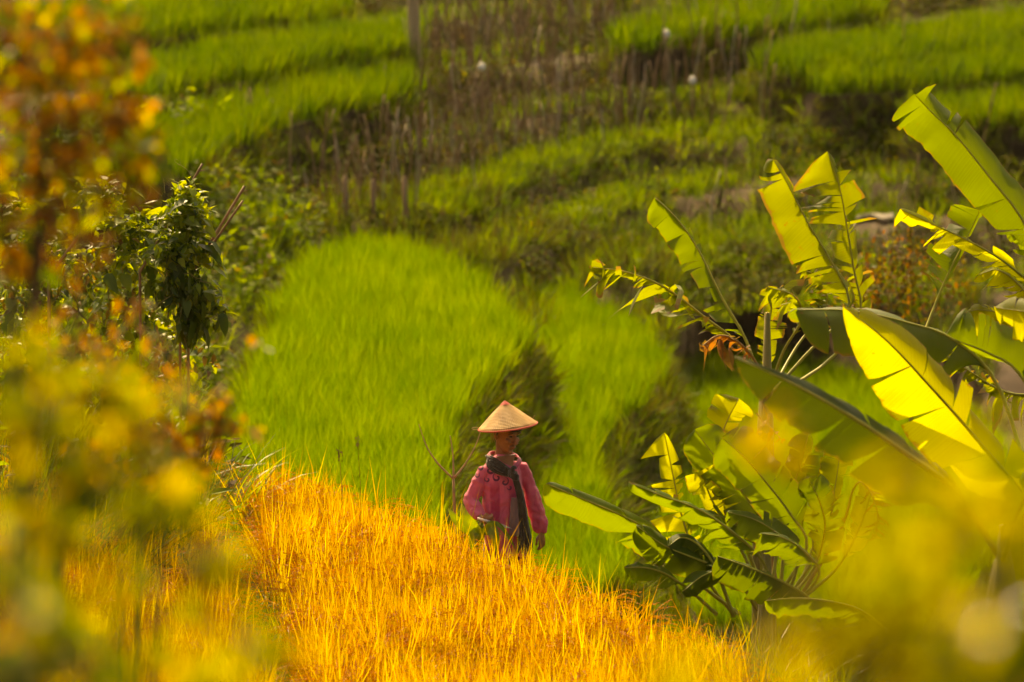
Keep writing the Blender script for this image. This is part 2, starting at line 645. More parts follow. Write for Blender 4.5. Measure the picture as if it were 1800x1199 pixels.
WM = [M['weed_olive'], M['weed_brown'], M['weed_green'], M['weed_yellow']]
edge_weeds = variants('edge_weeds', [clump('edge_weed', WM, 46, .22, .42, .12, .05, wm((5, 5, 2, .4))) for _ in range(3)] +
                      [tuft('edge_grass', [M['weed_brown'], M['bank_grass'], M['weed_olive']], 26, .4, .012, .12, .4, 1.4, 4, wm((4, 3, 3))) for _ in range(3)])
low_weeds = variants('low_weeds', [clump('low_weed', WM, 110, .30, .30, .052, .022, wm((6, 3.5, 2, .1))) for _ in range(5)])
dry_weeds = variants('dry_weeds', [clump('dry_weed', WM, 45, .26, .45, .10, .035, wm((4, 6, 1, .3))) for _ in range(4)])
bright_grass = variants('bright_grass', [tuft('bright_grass', [M['weed_green'], M['paddy_far'], M['weed_olive']], 30, .26, .014, .16, .45, 1.3, 3, wm((4, 4, 2))) for _ in range(4)])
bush_green = variants('bush_green', [clump('bush_tuft', WM, 90, .34, .5, .085, .04, wm((2.5, .8, 7, .5))) for _ in range(3)] + [tuft('slope_grass', [M['weed_green'], M['paddy_far'], M['weed_olive']], 40, .4, .013, .2, .45, 1.3, 4, wm((5, 4, 2))) for _ in range(3)])

slope_tufts = variants('slope_tufts', [tuft('slope_tuft', [M['slope_grass'], M['weed_olive'], M['weed_brown'], M['paddy_green']], 40, .34, .012, .16, .5, 1.7, 4, wm((4.5, 2.5, 1.6, 2.4))) for _ in range(6)])

# the three bright paddies that step down to the right behind the woman
terrace('paddy_terrace', [(400, 830), (425, 690), (470, 560), (520, 470), (555, 420), (640, 398), (740, 418), (830, 462), (905, 530), (912, 562), (878, 602), (828, 652), (788, 715), (766, 800), (752, 900), (700, 1000), (450, 950)], -1.15,
        'highest and widest bright green rice terrace, behind the ripe rice left of the woman', .38, green_col, 44,
        plant_name='young_rice', plant_label='bright green young rice on the widest terrace left of the woman', edge_col=slope_tufts)
terrace('paddy_terrace', [(850, 780), (876, 706), (918, 645), (950, 590), (940, 530), (905, 482), (1000, 486), (1080, 525), (1148, 578), (1158, 620), (1115, 662), (1062, 706), (1040, 770), (1058, 860), (1085, 960), (930, 980), (856, 870)], -2.3,
        'middle green rice terrace running down behind the woman', .38, green_col, 44,
        plant_name='young_rice', plant_label='bright green young rice on the middle terrace behind the woman', edge_col=slope_tufts)
terrace('paddy_terrace', [(1105, 830), (1112, 770), (1155, 715), (1192, 664), (1195, 612), (1320, 590), (1480, 620), (1640, 660), (1760, 760), (1700, 980), (1300, 1050), (1200, 980), (1150, 880)], -3.35,
        'lowest green rice terrace behind the banana plants', .38, green_col, 40,
        plant_name='young_rice', plant_label='green young rice on the lowest terrace behind the banana plants', edge_col=slope_tufts)


def hz(px, py):
    p = hit(px, py)
    return hill(p.x, p.y)


FT = [  # far terraces: outline in the photograph, label
    ([(-60, 60), (130, 32), (330, 12), (560, -12), (560, -40), (-60, 10)], 'upper left green rice terrace, farthest of three behind the orange shrub'),
    ([(150, 130), (205, 92), (330, 62), (480, 42), (600, 25), (712, 14), (716, 42), (600, 58), (480, 80), (330, 106), (230, 130)], 'upper left green rice terrace, middle of three left of the wooden post'),
    ([(180, 280), (265, 195), (360, 158), (450, 130), (590, 97), (718, 84), (720, 112), (620, 138), (500, 170), (380, 212), (290, 262)], 'upper left green rice terrace, nearest of three left of the wooden post'),
    ([(1100, 44), (1250, 22), (1400, 8), (1520, -14), (1520, -40), (1250, -14), (1100, 20)], 'thin green rice terrace at the top edge, right of the bean poles'),
    ([(1335, 66), (1440, 47), (1560, 36), (1700, 14), (1880, -14), (1880, 20), (1700, 52), (1560, 76), (1440, 84), (1360, 80)], 'upper right green rice terrace, above two others'),
    ([(1400, 100), (1480, 88), (1620, 72), (1760, 48), (1880, 30), (1880, 80), (1700, 98), (1570, 108), (1450, 112)], 'upper right green rice terrace above the reddish earth path'),
    ([(1600, 168), (1640, 154), (1740, 140), (1880, 122), (1880, 168), (1740, 172), (1660, 176)], 'narrow green rice terrace below the reddish earth path'),
]
for px, lab in FT:
    z = hz(*px[0]) + .5
    for _ in range(12):              # settle the terrace so that its lower edge stands a little above the slope
        P = sorted((on_z(x, y, z) for x, y in px), key=lambda p: hill(p.x, p.y))
        P = P[:max(3, len(P) // 2)]
        z += .5 * (.52 + .40 - sum(z - gz(p.x, p.y) for p in P) / len(P))
    terrace('rice_terrace', px, z, lab, .40, far_col, 40, deep=1.1, plant_name='far_rice',
            plant_label='bright green rice on the ' + lab.split(',')[0], edge_col=slope_tufts, edge_scale=.45)

# reddish earth path between two far terraces
Vv, Ff = [], []
Q = catmull([hit(x, y) for x, y in ((1540, 172), (1640, 150), (1720, 137), (1800, 124), (1920, 104))], 30)
for k, p in enumerate(Q):
    for sgn in (-.55, 0, .55):
        y = p.y + sgn + .1 * noise.noise(p)
        Vv.append((p.x, y, gz(p.x, y) + .14 - .05 * abs(sgn)))
for k in range(30):
    for j in range(2):
        Ff.append((k * 3 + j, k * 3 + 3 + j, k * 3 + 4 + j, k * 3 + 1 + j))
o = obj('earth_path', mesh('earth_path', Vv, Ff, M['path_earth'], smooth=True))
tag(o, 'reddish bare earth path between two rice terraces', 'path', kind='structure')


# ------------------------------------------------------------------ the ground sheet
xs = np.unique(np.concatenate([np.linspace(-160, -14, 30), np.linspace(-14, 14, 113), np.linspace(14, 160, 30)]))
ys = np.unique(np.concatenate([np.linspace(-60, 40, 30), np.linspace(40, 125, 200), np.linspace(125, 900, 50)]))


def carved(x, y):
    z = gz(x, y)
    for P, zt, (x0, x1, y0, y1) in CARVE:
        if x0 < x < x1 and y0 < y < y1 and in_poly(x, y, P):
            z = min(z, zt - .12)
    return z


V = [(x, y, carved(x, y)) for y in ys for x in xs]
nx = len(xs)
Fc = [(j * nx + i, j * nx + i + 1, (j + 1) * nx + i + 1, (j + 1) * nx + i) for j in range(len(ys) - 1) for i in range(nx - 1)]
g = obj('ground', mesh('ground', V, Fc, M['soil'], smooth=True))
tag(g, 'bare brown soil of the valley and hillside', 'ground', kind='structure')


# ------------------------------------------------------------------ growth on the bean hillside
def region(px):
    return [(p.x, p.y) for p in (hit(x, y) for x, y in px)]


def cover(name, px, dens, col, label, cat, scale=(.8, 1.25), keep=None, tilt=.15):
    pts = []
    for x, y in sample_poly(region(px), dens):
        if keep and random.random() > keep(x, y): continue
        pts.append((x, y, gz(x, y) - .03))
    return scatter(name, pts, col, label, cat, scale, tilt)


def frac(x, y):
    """place on the step: 0 to .6 is the tread, .6 to 1 its riser"""
    q = (hill(x, y) + .05 * noise.noise(Vector((x * .45, y * .3, 9)))) / STEP
    return q - math.floor(q)


row_scrub = lambda x, y: .03 + .97 * smooth(.42, .62, frac(x, y)) * (1 - smooth(.92, 1.0, frac(x, y)))
row_grass = lambda x, y: (1 - smooth(.30, .48, frac(x, y))) * smooth(-.45, .15, noise.noise(Vector((x * .35, y * .2, 4))))
n1 = lambda s, o: (lambda x, y: smooth(-.35, .35, noise.noise(Vector((x * s, y * s * .7, o)))))
cover('slope_weeds', [(-200, 300), (-200, -70), (620, -70), (620, 140), (330, 260)], 4, low_weeds, 'olive weeds between the upper left rice terraces', 'weeds', (.5, .8))
cover('hillside_weeds', [(330, 250), (600, 140), (600, -70), (1000, -70), (1900, -70), (1900, 560), (1150, 560), (900, 480), (640, 415), (470, 400)], 17, low_weeds, 'low olive weeds in rows along the hillside', 'weeds', (.6, 1.25), row_scrub)
cover('tread_grass', [(700, 300), (700, -70), (1000, -70), (1900, -70), (1900, 560), (1150, 560), (900, 480), (720, 400)], 30, bright_grass, 'short bright grass between the weed rows of the hillside', 'grass', (.5, 1.0), row_grass)
cover('bean_foliage', [(370, 255), (560, 190), (760, 120), (1000, -20), (1300, -20), (1500, 120), (1300, 190), (1100, 235), (900, 285), (740, 350), (600, 408), (460, 380)], 11, dry_weeds, 'drying bean vines around the bamboo poles', 'bean vines', (.55, 1.05), n1(.6, 2))
cover('bank_bushes', [(200, 240), (440, 300), (530, 410), (500, 520), (470, 600), (440, 700), (300, 760), (-100, 760), (-100, 300)], 13, bush_green, 'mixed green bushes on the slope left of the widest paddy', 'bushes', (.8, 1.5))


def strip(name, lines, width, per_m, col, label, cat, scale=(.8, 1.25)):
    pts = []
    for ln in lines:
        P = [hit(x, y) for x, y in ln]
        Q = catmull(P, 60)
        for a, b in zip(Q, Q[1:]):
            L = (b - a).length
            k = L * per_m
            for _ in range(int(k) + (random.random() < k % 1)):
                p = a.lerp(b, random.random())
                x, y = p.x + random.gauss(0, width * .35), p.y + random.gauss(0, width)
                pts.append((x, y, gz(x, y) - .02))
    return scatter(name, pts, col, label, cat, scale, .15)


strip('hillside_grass', [[(735, 395), (820, 340), (920, 292), (1100, 238), (1300, 204), (1600, 176)], [(760, 380), (900, 318), (1120, 262), (1300, 232)],
                         [(1010, 400), (1150, 345), (1330, 300), (1600, 260), (1800, 240)], [(1050, 470), (1250, 420), (1400, 400), (1560, 350), (1800, 330)],
                         [(1180, 520), (1330, 480), (1500, 470)], [(760, 130), (900, 100), (1100, 75), (1330, 45)]],
      .5, 26, bright_grass, 'bright grass growing along the hillside contour lines', 'grass')
yel = variants('yellow_weeds', [clump('yellow_weed', WM, 40, .22, .4, .09, .04, wm((2, 2, 1, 6))) for _ in range(3)])
cover('yellow_weeds', [(800, 440), (1100, 330), (1600, 270), (1800, 300), (1500, 420), (1050, 480)], .6, yel, 'yellowing weeds dotted over the hillside', 'weeds', (.7, 1.2))

# flat pale strips between the weed rows
for i, (a, b, lab) in enumerate((((1660, 246), (1775, 240), 'pale strip beside the tallest banana leaf'), ((1570, 266), (1625, 260), 'short pale strip left of the tallest banana leaf'),
                                 ((1505, 394), (1570, 389), 'pale strip behind the twin torn banana leaves'), ((995, 389), (1075, 388), 'pale strip above the shredded banana leaf'),
                                 ((1060, 272), (1110, 262), 'small pale patch below the bean poles'))):
    A, B = hit(*a), hit(*b)
    pt = catmull([A, A.lerp(B, .35) + Vector((0, .2, 0)), A.lerp(B, .7) - Vector((0, .12, 0)), B], 14)
    Vv, Ff = [], []
    for k, p in enumerate(pt):
        wv = .16 + .08 * noise.noise(p * 2)
        for j, s in enumerate((-1, -.3, .3, 1)):
            x, y = p.x, p.y + s * wv
            Vv.append((x, y, gz(x, y) + .10 - .02 * s * s + .01 * noise.noise(Vector((x * 6, y * 6, i)))))
    for k in range(len(pt) - 1):
        for j in range(3):
            a0 = k * 4 + j
            Ff.append((a0, a0 + 4, a0 + 5, a0 + 1))
    me = mesh('pale_strip', Vv, Ff, M['hill_strip'])
    o = obj('pale_strip', me)
    o.modifiers.new('t', 'SOLIDIFY').thickness = .02
    tag(o, lab, 'hill_strip', 'pale strips on the hillside')

# the ditches between the paddies are choked with weeds
pts = []
for _ in range(4200):
    x, y = random.uniform(-2.4, 5.5), random.uniform(66, 98)
    if any(in_poly(x, y, P) for P, zt, bb in CARVE[:3]): continue
    pts.append((x, y, gz(x, y) - .03))
scatter('ditch_weeds', pts, slope_tufts, 'grass toned dark for shade in the ditches between the paddies', 'weeds', (.8, 1.3), .3)

# ------------------------------------------------------------------ bean poles on the hillside
def pole_mesh(h, r, mat, crook):
    b = MB()
    P = [Vector((crook * math.sin(k * 1.3) * .5, crook * math.cos(k * 1.7) * .5, h * k / 6)) for k in range(7)]
    b.tube(P, [r * (1 - .35 * k / 6) for k in range(7)], 6)
    for k in range(1, 6):             # nodes of the cane
        b.tube([P[k] - Vector((0, 0, .008)), P[k], P[k] + Vector((0, 0, .008))], [r * .8, r * 1.25, r * .8], 6)
    return b.mesh('bean_pole', M[mat], smooth=True)


PM = [pole_mesh(h, r, 'bamboo', c) for h, r, c in ((1.5, .016, .04), (1.3, .014, .08), (1.75, .017, .05), (1.15, .0135, .10))] + \
     [pole_mesh(h, r, 'bamboo_pale', c) for h, r, c in ((1.45, .016, .04), (1.2, .014, .08))]
ROWS = [([(545, 398), (640, 378), (740, 345), (900, 285), (1150, 220), (1300, 190)], 54, 'bamboo bean pole in the lowest row, just above the paddies'),
        ([(480, 350), (700, 280), (900, 225), (1200, 165), (1420, 140)], 54, 'bamboo bean pole in the second row up the slope'),
        ([(440, 305), (650, 235), (850, 180), (1100, 130), (1350, 110)], 52, 'bamboo bean pole in the third row up the slope'),
        ([(415, 262), (600, 200), (750, 160), (1000, 100), (1250, 80)], 46, 'bamboo bean pole in the fourth row up the slope'),
        ([(750, 125), (900, 85), (1130, 55)], 26, 'bamboo bean pole in the fifth row, right of the wooden post'),
        ([(770, 75), (900, 42), (1080, 18)], 24, 'bamboo bean pole in the topmost row at the upper edge'),
        ([(1050, 260), (1300, 240), (1500, 205), (1700, 190)], 16, 'thin stake among the scrub right of the bean rows'),
        ([(1250, 420), (1500, 400), (1640, 380), (1780, 350)], 12, 'thin stake among the grass behind the banana leaves')]
for line, n, lab in ROWS:
    Q = catmull([hit(x, y) for x, y in line], 200)
    for k in range(n):
        f = (k + random.uniform(-.45, .45)) / n
        p = Q[max(0, min(200, int(f * 200)))]
        x, y = p.x + random.gauss(0, .12), p.y + random.gauss(0, .35)
        me = random.choices(PM, (4, 4, 2, 4, 1.6, 1.6))[0]
        o = obj('bean_pole', me, None, (x, y, gz(x, y) - .12))
        o.rotation_euler = (random.gauss(0, .14), random.gauss(0, .16), random.uniform(0, 6.28))
        s = random.uniform(.5, 1.0) * (.85 if 'stake' in lab else 1)
        if 900 + F_PX * x / y * CP < 720 and 'lowest' not in lab: s *= .72
        o.scale = (.55 + .3 * s, .55 + .3 * s, s)
        pxx = 900 + F_PX * x / y * CP
        side = (', left of the post' if pxx < 727 else ', right of the post' if pxx < 990 else ', above the banana leaves') if 'row up' in lab or 'lowest row' in lab else ''
        tag(o, ('pale ' if me in PM[4:] else '') + lab.replace(', just above the paddies', '') + side, 'pole', 'bean poles on the hillside')

# the rest of the canes, a thicket past counting
b = MB()
for line in ([(560, 390), (740, 335), (900, 275), (1150, 212), (1400, 170)], [(500, 330), (700, 262), (900, 210), (1200, 155), (1450, 130)], [(450, 285), (650, 215), (850, 165), (1100, 118), (1400, 95)],
             [(780, 145), (1000, 90), (1250, 70), (1350, 50)], [(780, 100), (1000, 55), (1150, 35)], [(620, 330), (800, 290), (960, 245), (1150, 195)]):
    Q = catmull([hit(x, y) for x, y in line], 100)
    for _ in range(85):
        p = random.choice(Q)
        x, y = p.x + random.gauss(0, .2), p.y + random.gauss(0, .8)
        h = random.uniform(.4, .95) * (.75 if x < -1.2 else 1)
        f = Vector((x, y, gz(x, y) - .1))
        t = f + Vector((random.gauss(0, .13) * h, random.gauss(0, .13) * h, h))
        b.tube([f, f.lerp(t, .5) + Vector((random.gauss(0, .015), 0, 0)), t], [.011, .010, .008], 5, random.choice((0, 0, 1)))
tag(obj('cane_thicket', b.mesh('cane_thicket', [M['bamboo'], M['bamboo_pale']])), 'thicket of thin canes filling the bean rows of the hillside', 'canes', kind='stuff')

# single stakes that stand out
for px, py, h, mat, lab in ((711, 412, .42, 'bamboo', 'short thick stake at the top of the widest paddy, right one of three'),
                            (607, 402, .36, 'bamboo', 'short thick stake at the top of the widest paddy, left one of three'),
                            (655, 400, .30, 'bamboo', 'shortest stake at the top of the widest paddy, between two others')):
    p = hit(px, py)
    b = MB()
    b.tube([(0, 0, -.3), (0.01, 0, h * .6), (0.0, 0, h + .25)], [.03, .028, .026], 8)
    b.tube([(0, 0, h + .25), (.004, 0, h + .262)], [.024, .012], 8)
    o = obj('short_stake', b.mesh('short_stake', M[mat], smooth=True), None, p)
    tag(o, lab, 'stake', 'short stakes above the paddy')
for px, py, top, lab in ((846, 245, 118, 'bean pole with a white rag on its tip, right of the wooden post'), (1170, 170, 60, 'bean pole tipped with a white rag, highest of the three with rags'),
                         (1216, 240, 142, 'stake with a white rag, lowest of the three with rags')):
    p = hit(px, py)
    d = (p - CAM).dot(Vector((0, CP, -SP)))
    h = (py - top) / F_PX * d
    r_ = empty('rag_pole', p, lab, 'pole', 'poles topped with white rags')
    b = MB(); b.tube([(0, 0, -.2), (.01, 0, h * .5), (0, 0, h)], [.017, .015, .012], 6)
    obj('cane', b.mesh('cane', M['bamboo'], smooth=True), r_)
    b = MB(); b.tube([(0, 0, h - .05), (.01, 0, h - .02), (.005, .01, h + .03), (0, 0, h + .06)], [.02, .048, .042, .012], 8)
    obj('rag', b.mesh('rag', M['rag'], smooth=True), r_)
# white leaning pole at the top edge
p = hit(1008, 62)
b = MB(); b.tube([(0, 0, -.2), (-.03, 0, .4), (-.09, 0, 1.4)], [.026, .024, .02], 8)
tag(obj('pale_pole', b.mesh('pale_pole', M['bamboo_pale'], smooth=True), None, p), 'pale leaning pole at the upper edge above the bean rows', 'pole')

# weathered wooden post
p = hit(727, 178)
r_ = empty('wooden_post', p, 'tall weathered wooden post at the end of the left rice terraces', 'post')
b = MB()
P = [Vector((.02 * math.sin(k * .8), 0, -.3 + k * .35)) for k in range(10)]
b.tube(P, [.080 - .0015 * k + .004 * math.sin(k * 2.1) for k in range(10)], 12)
obj('shaft', b.mesh('shaft', M['post_wood'], smooth=True), r_)
b = MB(); b.tube([(-.02, -.05, 2.2), (-.16, -.05, 2.55), (-.2, -.05, 2.8)], [.02, .016, .01], 8)
obj('branch_stub', b.mesh('branch_stub', M['post_wood'], smooth=True), r_)


# ------------------------------------------------------------------ banana plants
def banana_mat(name, base, thru, trans, brown=.5):
    m, nt, out = newmat(name)
    uv = nd(nt, 'ShaderNodeUVMap')
    sp = nd(nt, 'ShaderNodeSeparateXYZ')
    nt.links.new(uv.outputs[0], sp.inputs[0])
    oi = nd(nt, 'ShaderNodeObjectInfo')
    geo = nd(nt, 'ShaderNodeNewGeometry')
    # side veins run out from the midrib: stripes along t, offset with u
    st = math_n(nt, 'MULTIPLY', math_n(nt, 'ADD', sp.outputs[0], math_n(nt, 'MULTIPLY', sp.outputs[1], -.05)), 300.0)
    n1_ = nd(nt, 'ShaderNodeTexNoise', noise_dimensions='1D', i_Scale=1.0, i_Detail=3.0)
    nt.links.new(st, n1_.inputs['W'])
    nz = nd(nt, 'ShaderNodeTexNoise', i_Scale=5.0, i_Detail=4.0)
    nt.links.new(geo.outputs['Position'], nz.inputs['Vector'])
    sc_ = nd(nt, 'ShaderNodeTexNoise', i_Scale=26.0, i_Detail=3.0)
    nt.links.new(geo.outputs['Position'], sc_.inputs['Vector'])
    v = math_n(nt, 'MULTIPLY_ADD', n1_.outputs[0], 1.3, math_n(nt, 'MULTIPLY_ADD', nz.outputs[0], .6, math_n(nt, 'MULTIPLY_ADD', oi.outputs['Random'], .35, -.70)), clamp=True)
    # dry margin: torn edge and outer rim turn yellow then brown
    au = math_n(nt, 'ABSOLUTE', sp.outputs[1])
    ed = math_n(nt, 'MULTIPLY_ADD', sc_.outputs[0], .30, math_n(nt, 'ADD', au, -.15 + .05 * brown))
    dry = math_n(nt, 'SMOOTHSTEP', .96 - .1 * brown, 1.06 - .1 * brown, ed) if False else math_n(nt, 'MULTIPLY', math_n(nt, 'SUBTRACT', ed, .965 - .07 * brown), 14.0, clamp=True)
    spot = math_n(nt, 'MULTIPLY', math_n(nt, 'SUBTRACT', sc_.outputs[0], .72 - .08 * brown), 10.0, clamp=True)
    dry = math_n(nt, 'MAXIMUM', dry, spot)
    c = ramp_n(nt, v, [(.1, tuple(x * .7 for x in base)), (.55, base), (.95, tuple(min(1, x * 1.35) for x in base))])
    ct = ramp_n(nt, v, [(.1, tuple(x * .78 for x in thru)), (.55, thru), (.95, tuple(min(1, x * 1.2) for x in thru))])
    c = mix_n(nt, dry, c, (.19, .11, .03))
    ct = mix_n(nt, dry, ct, (.32, .19, .02))
    p = nd(nt, 'ShaderNodeBsdfPrincipled', i_Roughness=.5)
    p.inputs['Specular IOR Level'].default_value = .22
    nt.links.new(c, p.inputs['Base Color'])
    b = nd(nt, 'ShaderNodeBump', i_Strength=.5, i_Distance=.010)
    nt.links.new(n1_.outputs[0], b.inputs['Height'])
    nt.links.new(b.outputs[0], p.inputs['Normal'])
    t = nd(nt, 'ShaderNodeBsdfTranslucent')
    nt.links.new(ct, t.inputs['Color'])
    mx = nd(nt, 'ShaderNodeMixShader', i_0=trans)
    nt.links.new(p.outputs[0], mx.inputs[1]); nt.links.new(t.outputs[0], mx.inputs[2])
    nt.links.new(mx.outputs[0], out.inputs[0])
    return m


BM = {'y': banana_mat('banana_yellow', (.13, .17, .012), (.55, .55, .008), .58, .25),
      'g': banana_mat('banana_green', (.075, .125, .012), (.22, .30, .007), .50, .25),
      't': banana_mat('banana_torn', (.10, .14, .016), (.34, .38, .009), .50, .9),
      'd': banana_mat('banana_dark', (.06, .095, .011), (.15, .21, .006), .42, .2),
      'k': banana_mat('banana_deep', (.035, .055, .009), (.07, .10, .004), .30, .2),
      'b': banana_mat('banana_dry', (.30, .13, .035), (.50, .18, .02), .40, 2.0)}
M['midrib'] = surface('midrib', S3((.20, .20, .02), (.30, .28, .03), (.38, .34, .045)), 8, .45, .1)
M['pseudostem'] = surface('pseudostem', S3((.10, .07, .02), (.18, .15, .03), (.24, .19, .05)), 3, .6, .4, 5, (4, 4, .5))
MIB = surface('dry_rib', S3((.22, .11, .03), (.32, .17, .05), (.40, .23, .08)), 8, .6, .2)


def banana_leaf(root, pts, wl, wr, mat='g', roll=0, fl=12, fr=12, tear=.2, pet=.12, seed=0, droop=18, tipw=.25, ribr=.011, label=None, sweep=0.0):
    """pts: base -> tip as (px, py, depth). wl/wr: half widths in metres on the left/right of the rib seen from the camera.
    fl/fr: how far each half folds back from the viewer (negative: towards); tear: how shredded the blade is"""
    rnd = random.Random(seed * 131 + 7)
    sp = catmull([at(*p) for p in pts], 80)
    L = sum((b - a).length for a, b in zip(sp, sp[1:]))
    O = root.location

    def frame(t):
        f = max(0, min(1, t)) * 80
        k = min(79, int(f))
        p = sp[k].lerp(sp[k + 1], f - k)
        T = (sp[min(80, k + 2)] - sp[max(0, k - 1)]).normalized()
        N = (CAM - p); N = (N - T * N.dot(T)).normalized()
        N = Matrix.Rotation(R(roll), 3, T) @ N
        return p, T, N, T.cross(N)

    b = MB()
    nu = 6
    ph = rnd.uniform(0, 9)
    for side, wm_, f0 in ((-1, wl, fl), (1, wr, fr)):
        if wm_ <= 0: continue
        nc = int(rnd.uniform(.7, 1.3) * tear * 28 + .4)
        cuts = sorted([pet] + [pet + .03 + (.94 - pet) * (rnd.random() if rnd.random() < .6 else abs(rnd.gauss(.35 + .2 * side, .10)) % 1.0) for _ in range(nc)] + [1.0])
        for a, c in zip(cuts, cuts[1:]):
            if c - a < .012: continue
            ex = rnd.gauss(8 * tear, 34 * tear + 2)
            tw = rnd.gauss(0, .07 * tear)
            gap = min((c - a) * .3, .004 + .020 * tear * rnd.random())
            cut = 1.0 - (rnd.random() ** 2) * .55 * tear
            slc = rnd.gauss(0, .24 * min(1.0, tear) ** 2)
            drp = droop * (1 + tear * rnd.uniform(-.4, 1.6))
            crl = rnd.gauss(0, .5 * min(1.2, tear))
            nt_ = max(2, int((c - a) * 46) + 1)
            V, Fc, uvs = [], [], []
            for i in range(nt_ + 1):
                for j in range(nu + 1):
                    u = j / nu
                    tt = a + gap * u * (a > pet) + (c - a - gap * u * ((a > pet) + (c < 1))) * i / nt_
                    t = min(1.0, tt + .05 * u + tw * u)
                    p, T, N, S = frame(tt)
                    tb = (tt - pet) / (1 - pet)
                    prof = min(1, (tb / .14 + .02) ** .6) * max(0.0, 1 - max(0, (tb - (1 - tipw)) / tipw) ** 2.0) ** (.55 if tipw < .35 else .85)
                    prof *= 1 + (.07 + .05 * tear) * noise.noise(Vector((tt * 14, side, seed))) + .05 * noise.noise(Vector((tt * 45, side, seed + 3)))
                    wd = wm_ * prof * cut * (1 + slc * (2 * i / nt_ - 1))
                    s = wd * u
                    ang = R(f0 + 9 + ex * u) + R(drp) * u + crl * u * u
                    q = p + T * (.05 * u * L * (1 - tb * .9)) + S * side * (s * math.cos(ang)) - N * (s * math.sin(ang))
                    q.z -= (drp / 18.0) * .10 * wd * u * u
                    q += T * (sweep * wd * u) + N * (.016 * u * math.sin(tt * 34 + ph + 2 * side + 3 * noise.noise(Vector((tt * 5, seed, 1)))))
                    q += N * (.010 * noise.noise(Vector((tt * 40, u * 2, seed + side * 9))) * (1 + 2 * tear) * u)
                    V.append(q - O); uvs.append((tt, side * u * (.99 if cut > .9 else 1.0)))
            for i in range(nt_):
                for j in range(nu):
                    k = i * (nu + 1) + j
                    f4 = (k, k + 1, k + nu + 2, k + nu + 1)
                    Fc.append(f4 if side > 0 else tuple(reversed(f4)))
            b.add(V, Fc, 0, uvs)
    lf = obj('leaf', mesh('leaf', b.V, b.F, BM[mat], b.M, b.UV, True), root)
    if label: lf['label'] = label
    rb = MB()
    P = [sp[k] - O for k in range(0, 81, 4)]
    rb.tube(P, [ribr * (1.5 - 1.25 * (k / 20) ** .7) for k in range(21)], 8)
    obj('midrib', rb.mesh('midrib', M['midrib'] if mat != 'b' else MIB, smooth=True), lf)
    return lf


def banana(base_px, d, top_px, label, r0=.10):
    """plant with its stem standing on the ground below base_px and reaching up to top_px"""
    top = at(*top_px, d)
    foot = Vector((top.x, top.y, 0))
    foot.x += (base_px - top_px[0]) / F_PX * d
    foot.z = gz(foot.x, foot.y)
    r_ = empty('banana_plant', foot, label, 'banana plant', 'banana plants at the edge of the field')
    b = MB()
    H = top - foot
    P = [H * f + Vector((.03 * math.sin(f * 5), 0, 0)) for f in (-.03, .08, .2, .35, .5, .65, .8, .92, 1.0)]
    b.tube(P, [r0 * q for q in (1.25, 1.15, 1.05, 1, .95, .88, .78, .55, .15)], 14)
    obj('pseudostem', b.mesh('pseudostem', M['pseudostem'], smooth=True), r_)
    for k in range(3):                # overlapping sheaths
        b = MB()
        f0 = .2 + .22 * k
        a = k * 2.2 + .5
        b.tube([H * f0 + Vector((math.cos(a), math.sin(a), 0)) * r0 * .25, H * (f0 + .25) + Vector((math.cos(a), math.sin(a), 0)) * r0 * .4, H * (f0 + .45) + Vector((math.cos(a), math.sin(a), 0)) * r0 * .7],
               [r0 * .85, r0 * .75, r0 * .2], 12)
        obj('sheath', b.mesh('sheath', M['pseudostem'], smooth=True), r_)
    return r_


# plant A: tall, wind-shredded leaves against the hillside
A_ = banana(1350, 62.0, (1345, 700), 'banana plant with wind-shredded upright leaves, behind the broad blurred leaf')
banana_leaf(A_, [(1338, 680, 62), (1300, 608, 62), (1235, 555, 61.8), (1165, 503, 61.6), (1100, 478, 61.5), (1043, 470, 61.4)], .24, .16, 't', 35, 20, 60, 1.6, .22, 1, 45, .2, sweep=.55)
banana_leaf(A_, [(1340, 690, 62), (1312, 600, 62.1), (1268, 522, 62.2), (1228, 440, 62.3), (1190, 385, 62.3), (1152, 348, 62.3)], .18, .06, 'g', 8, 4, 45, .4, .2, 2, 14, .10)
banana_leaf(A_, [(1350, 700, 62), (1420, 620, 62.2), (1492, 540, 62.4), (1462, 462, 62.4), (1420, 392, 62.4), (1388, 330, 62.4), (1360, 282, 62.3)], .27, .07, 't', 5, 4, 45, .6, .30, 3, 14, .14)
banana_leaf(A_, [(1352, 700, 62.2), (1450, 640, 62.7), (1512, 560, 62.9), (1500, 470, 62.9), (1488, 395, 62.9), (1476, 330, 62.9), (1455, 268, 62.9)], .28, .15, 't', 0, 4, 20, .8, .30, 4, 14, .16)
banana_leaf(A_, [(1350, 700, 61.8), (1376, 620, 61.7), (1410, 560, 61.6), (1395, 520, 61.4), (1350, 505, 61.2)], .16, .18, 't', 25, 20, 30, 1.2, .35, 5, 40, .3)
banana_leaf(A_, [(1346, 700, 61.9), (1347, 640, 61.9), (1350, 580, 61.9), (1356, 540, 61.9), (1350, 505, 61.8)], .10, .14, 't', -10, 10, 15, .5, .2, 6, 12, .3)
banana_leaf(A_, [(1345, 700, 61.7), (1330, 640, 61.6), (1296, 600, 61.4), (1262, 590, 61.2), (1232, 610, 61.0)], .10, .12, 'b', 40, 20, 40, 1.4, .3, 7, 60, .3, label='dry brown hanging leaf')
banana_leaf(A_, [(1350, 700, 62.3), (1400, 610, 62.8), (1452, 540, 63), (1440, 490, 63), (1400, 470, 63)], .17, .15, 't', 15, 10, 30, 1.3, .35, 8, 30, .3)

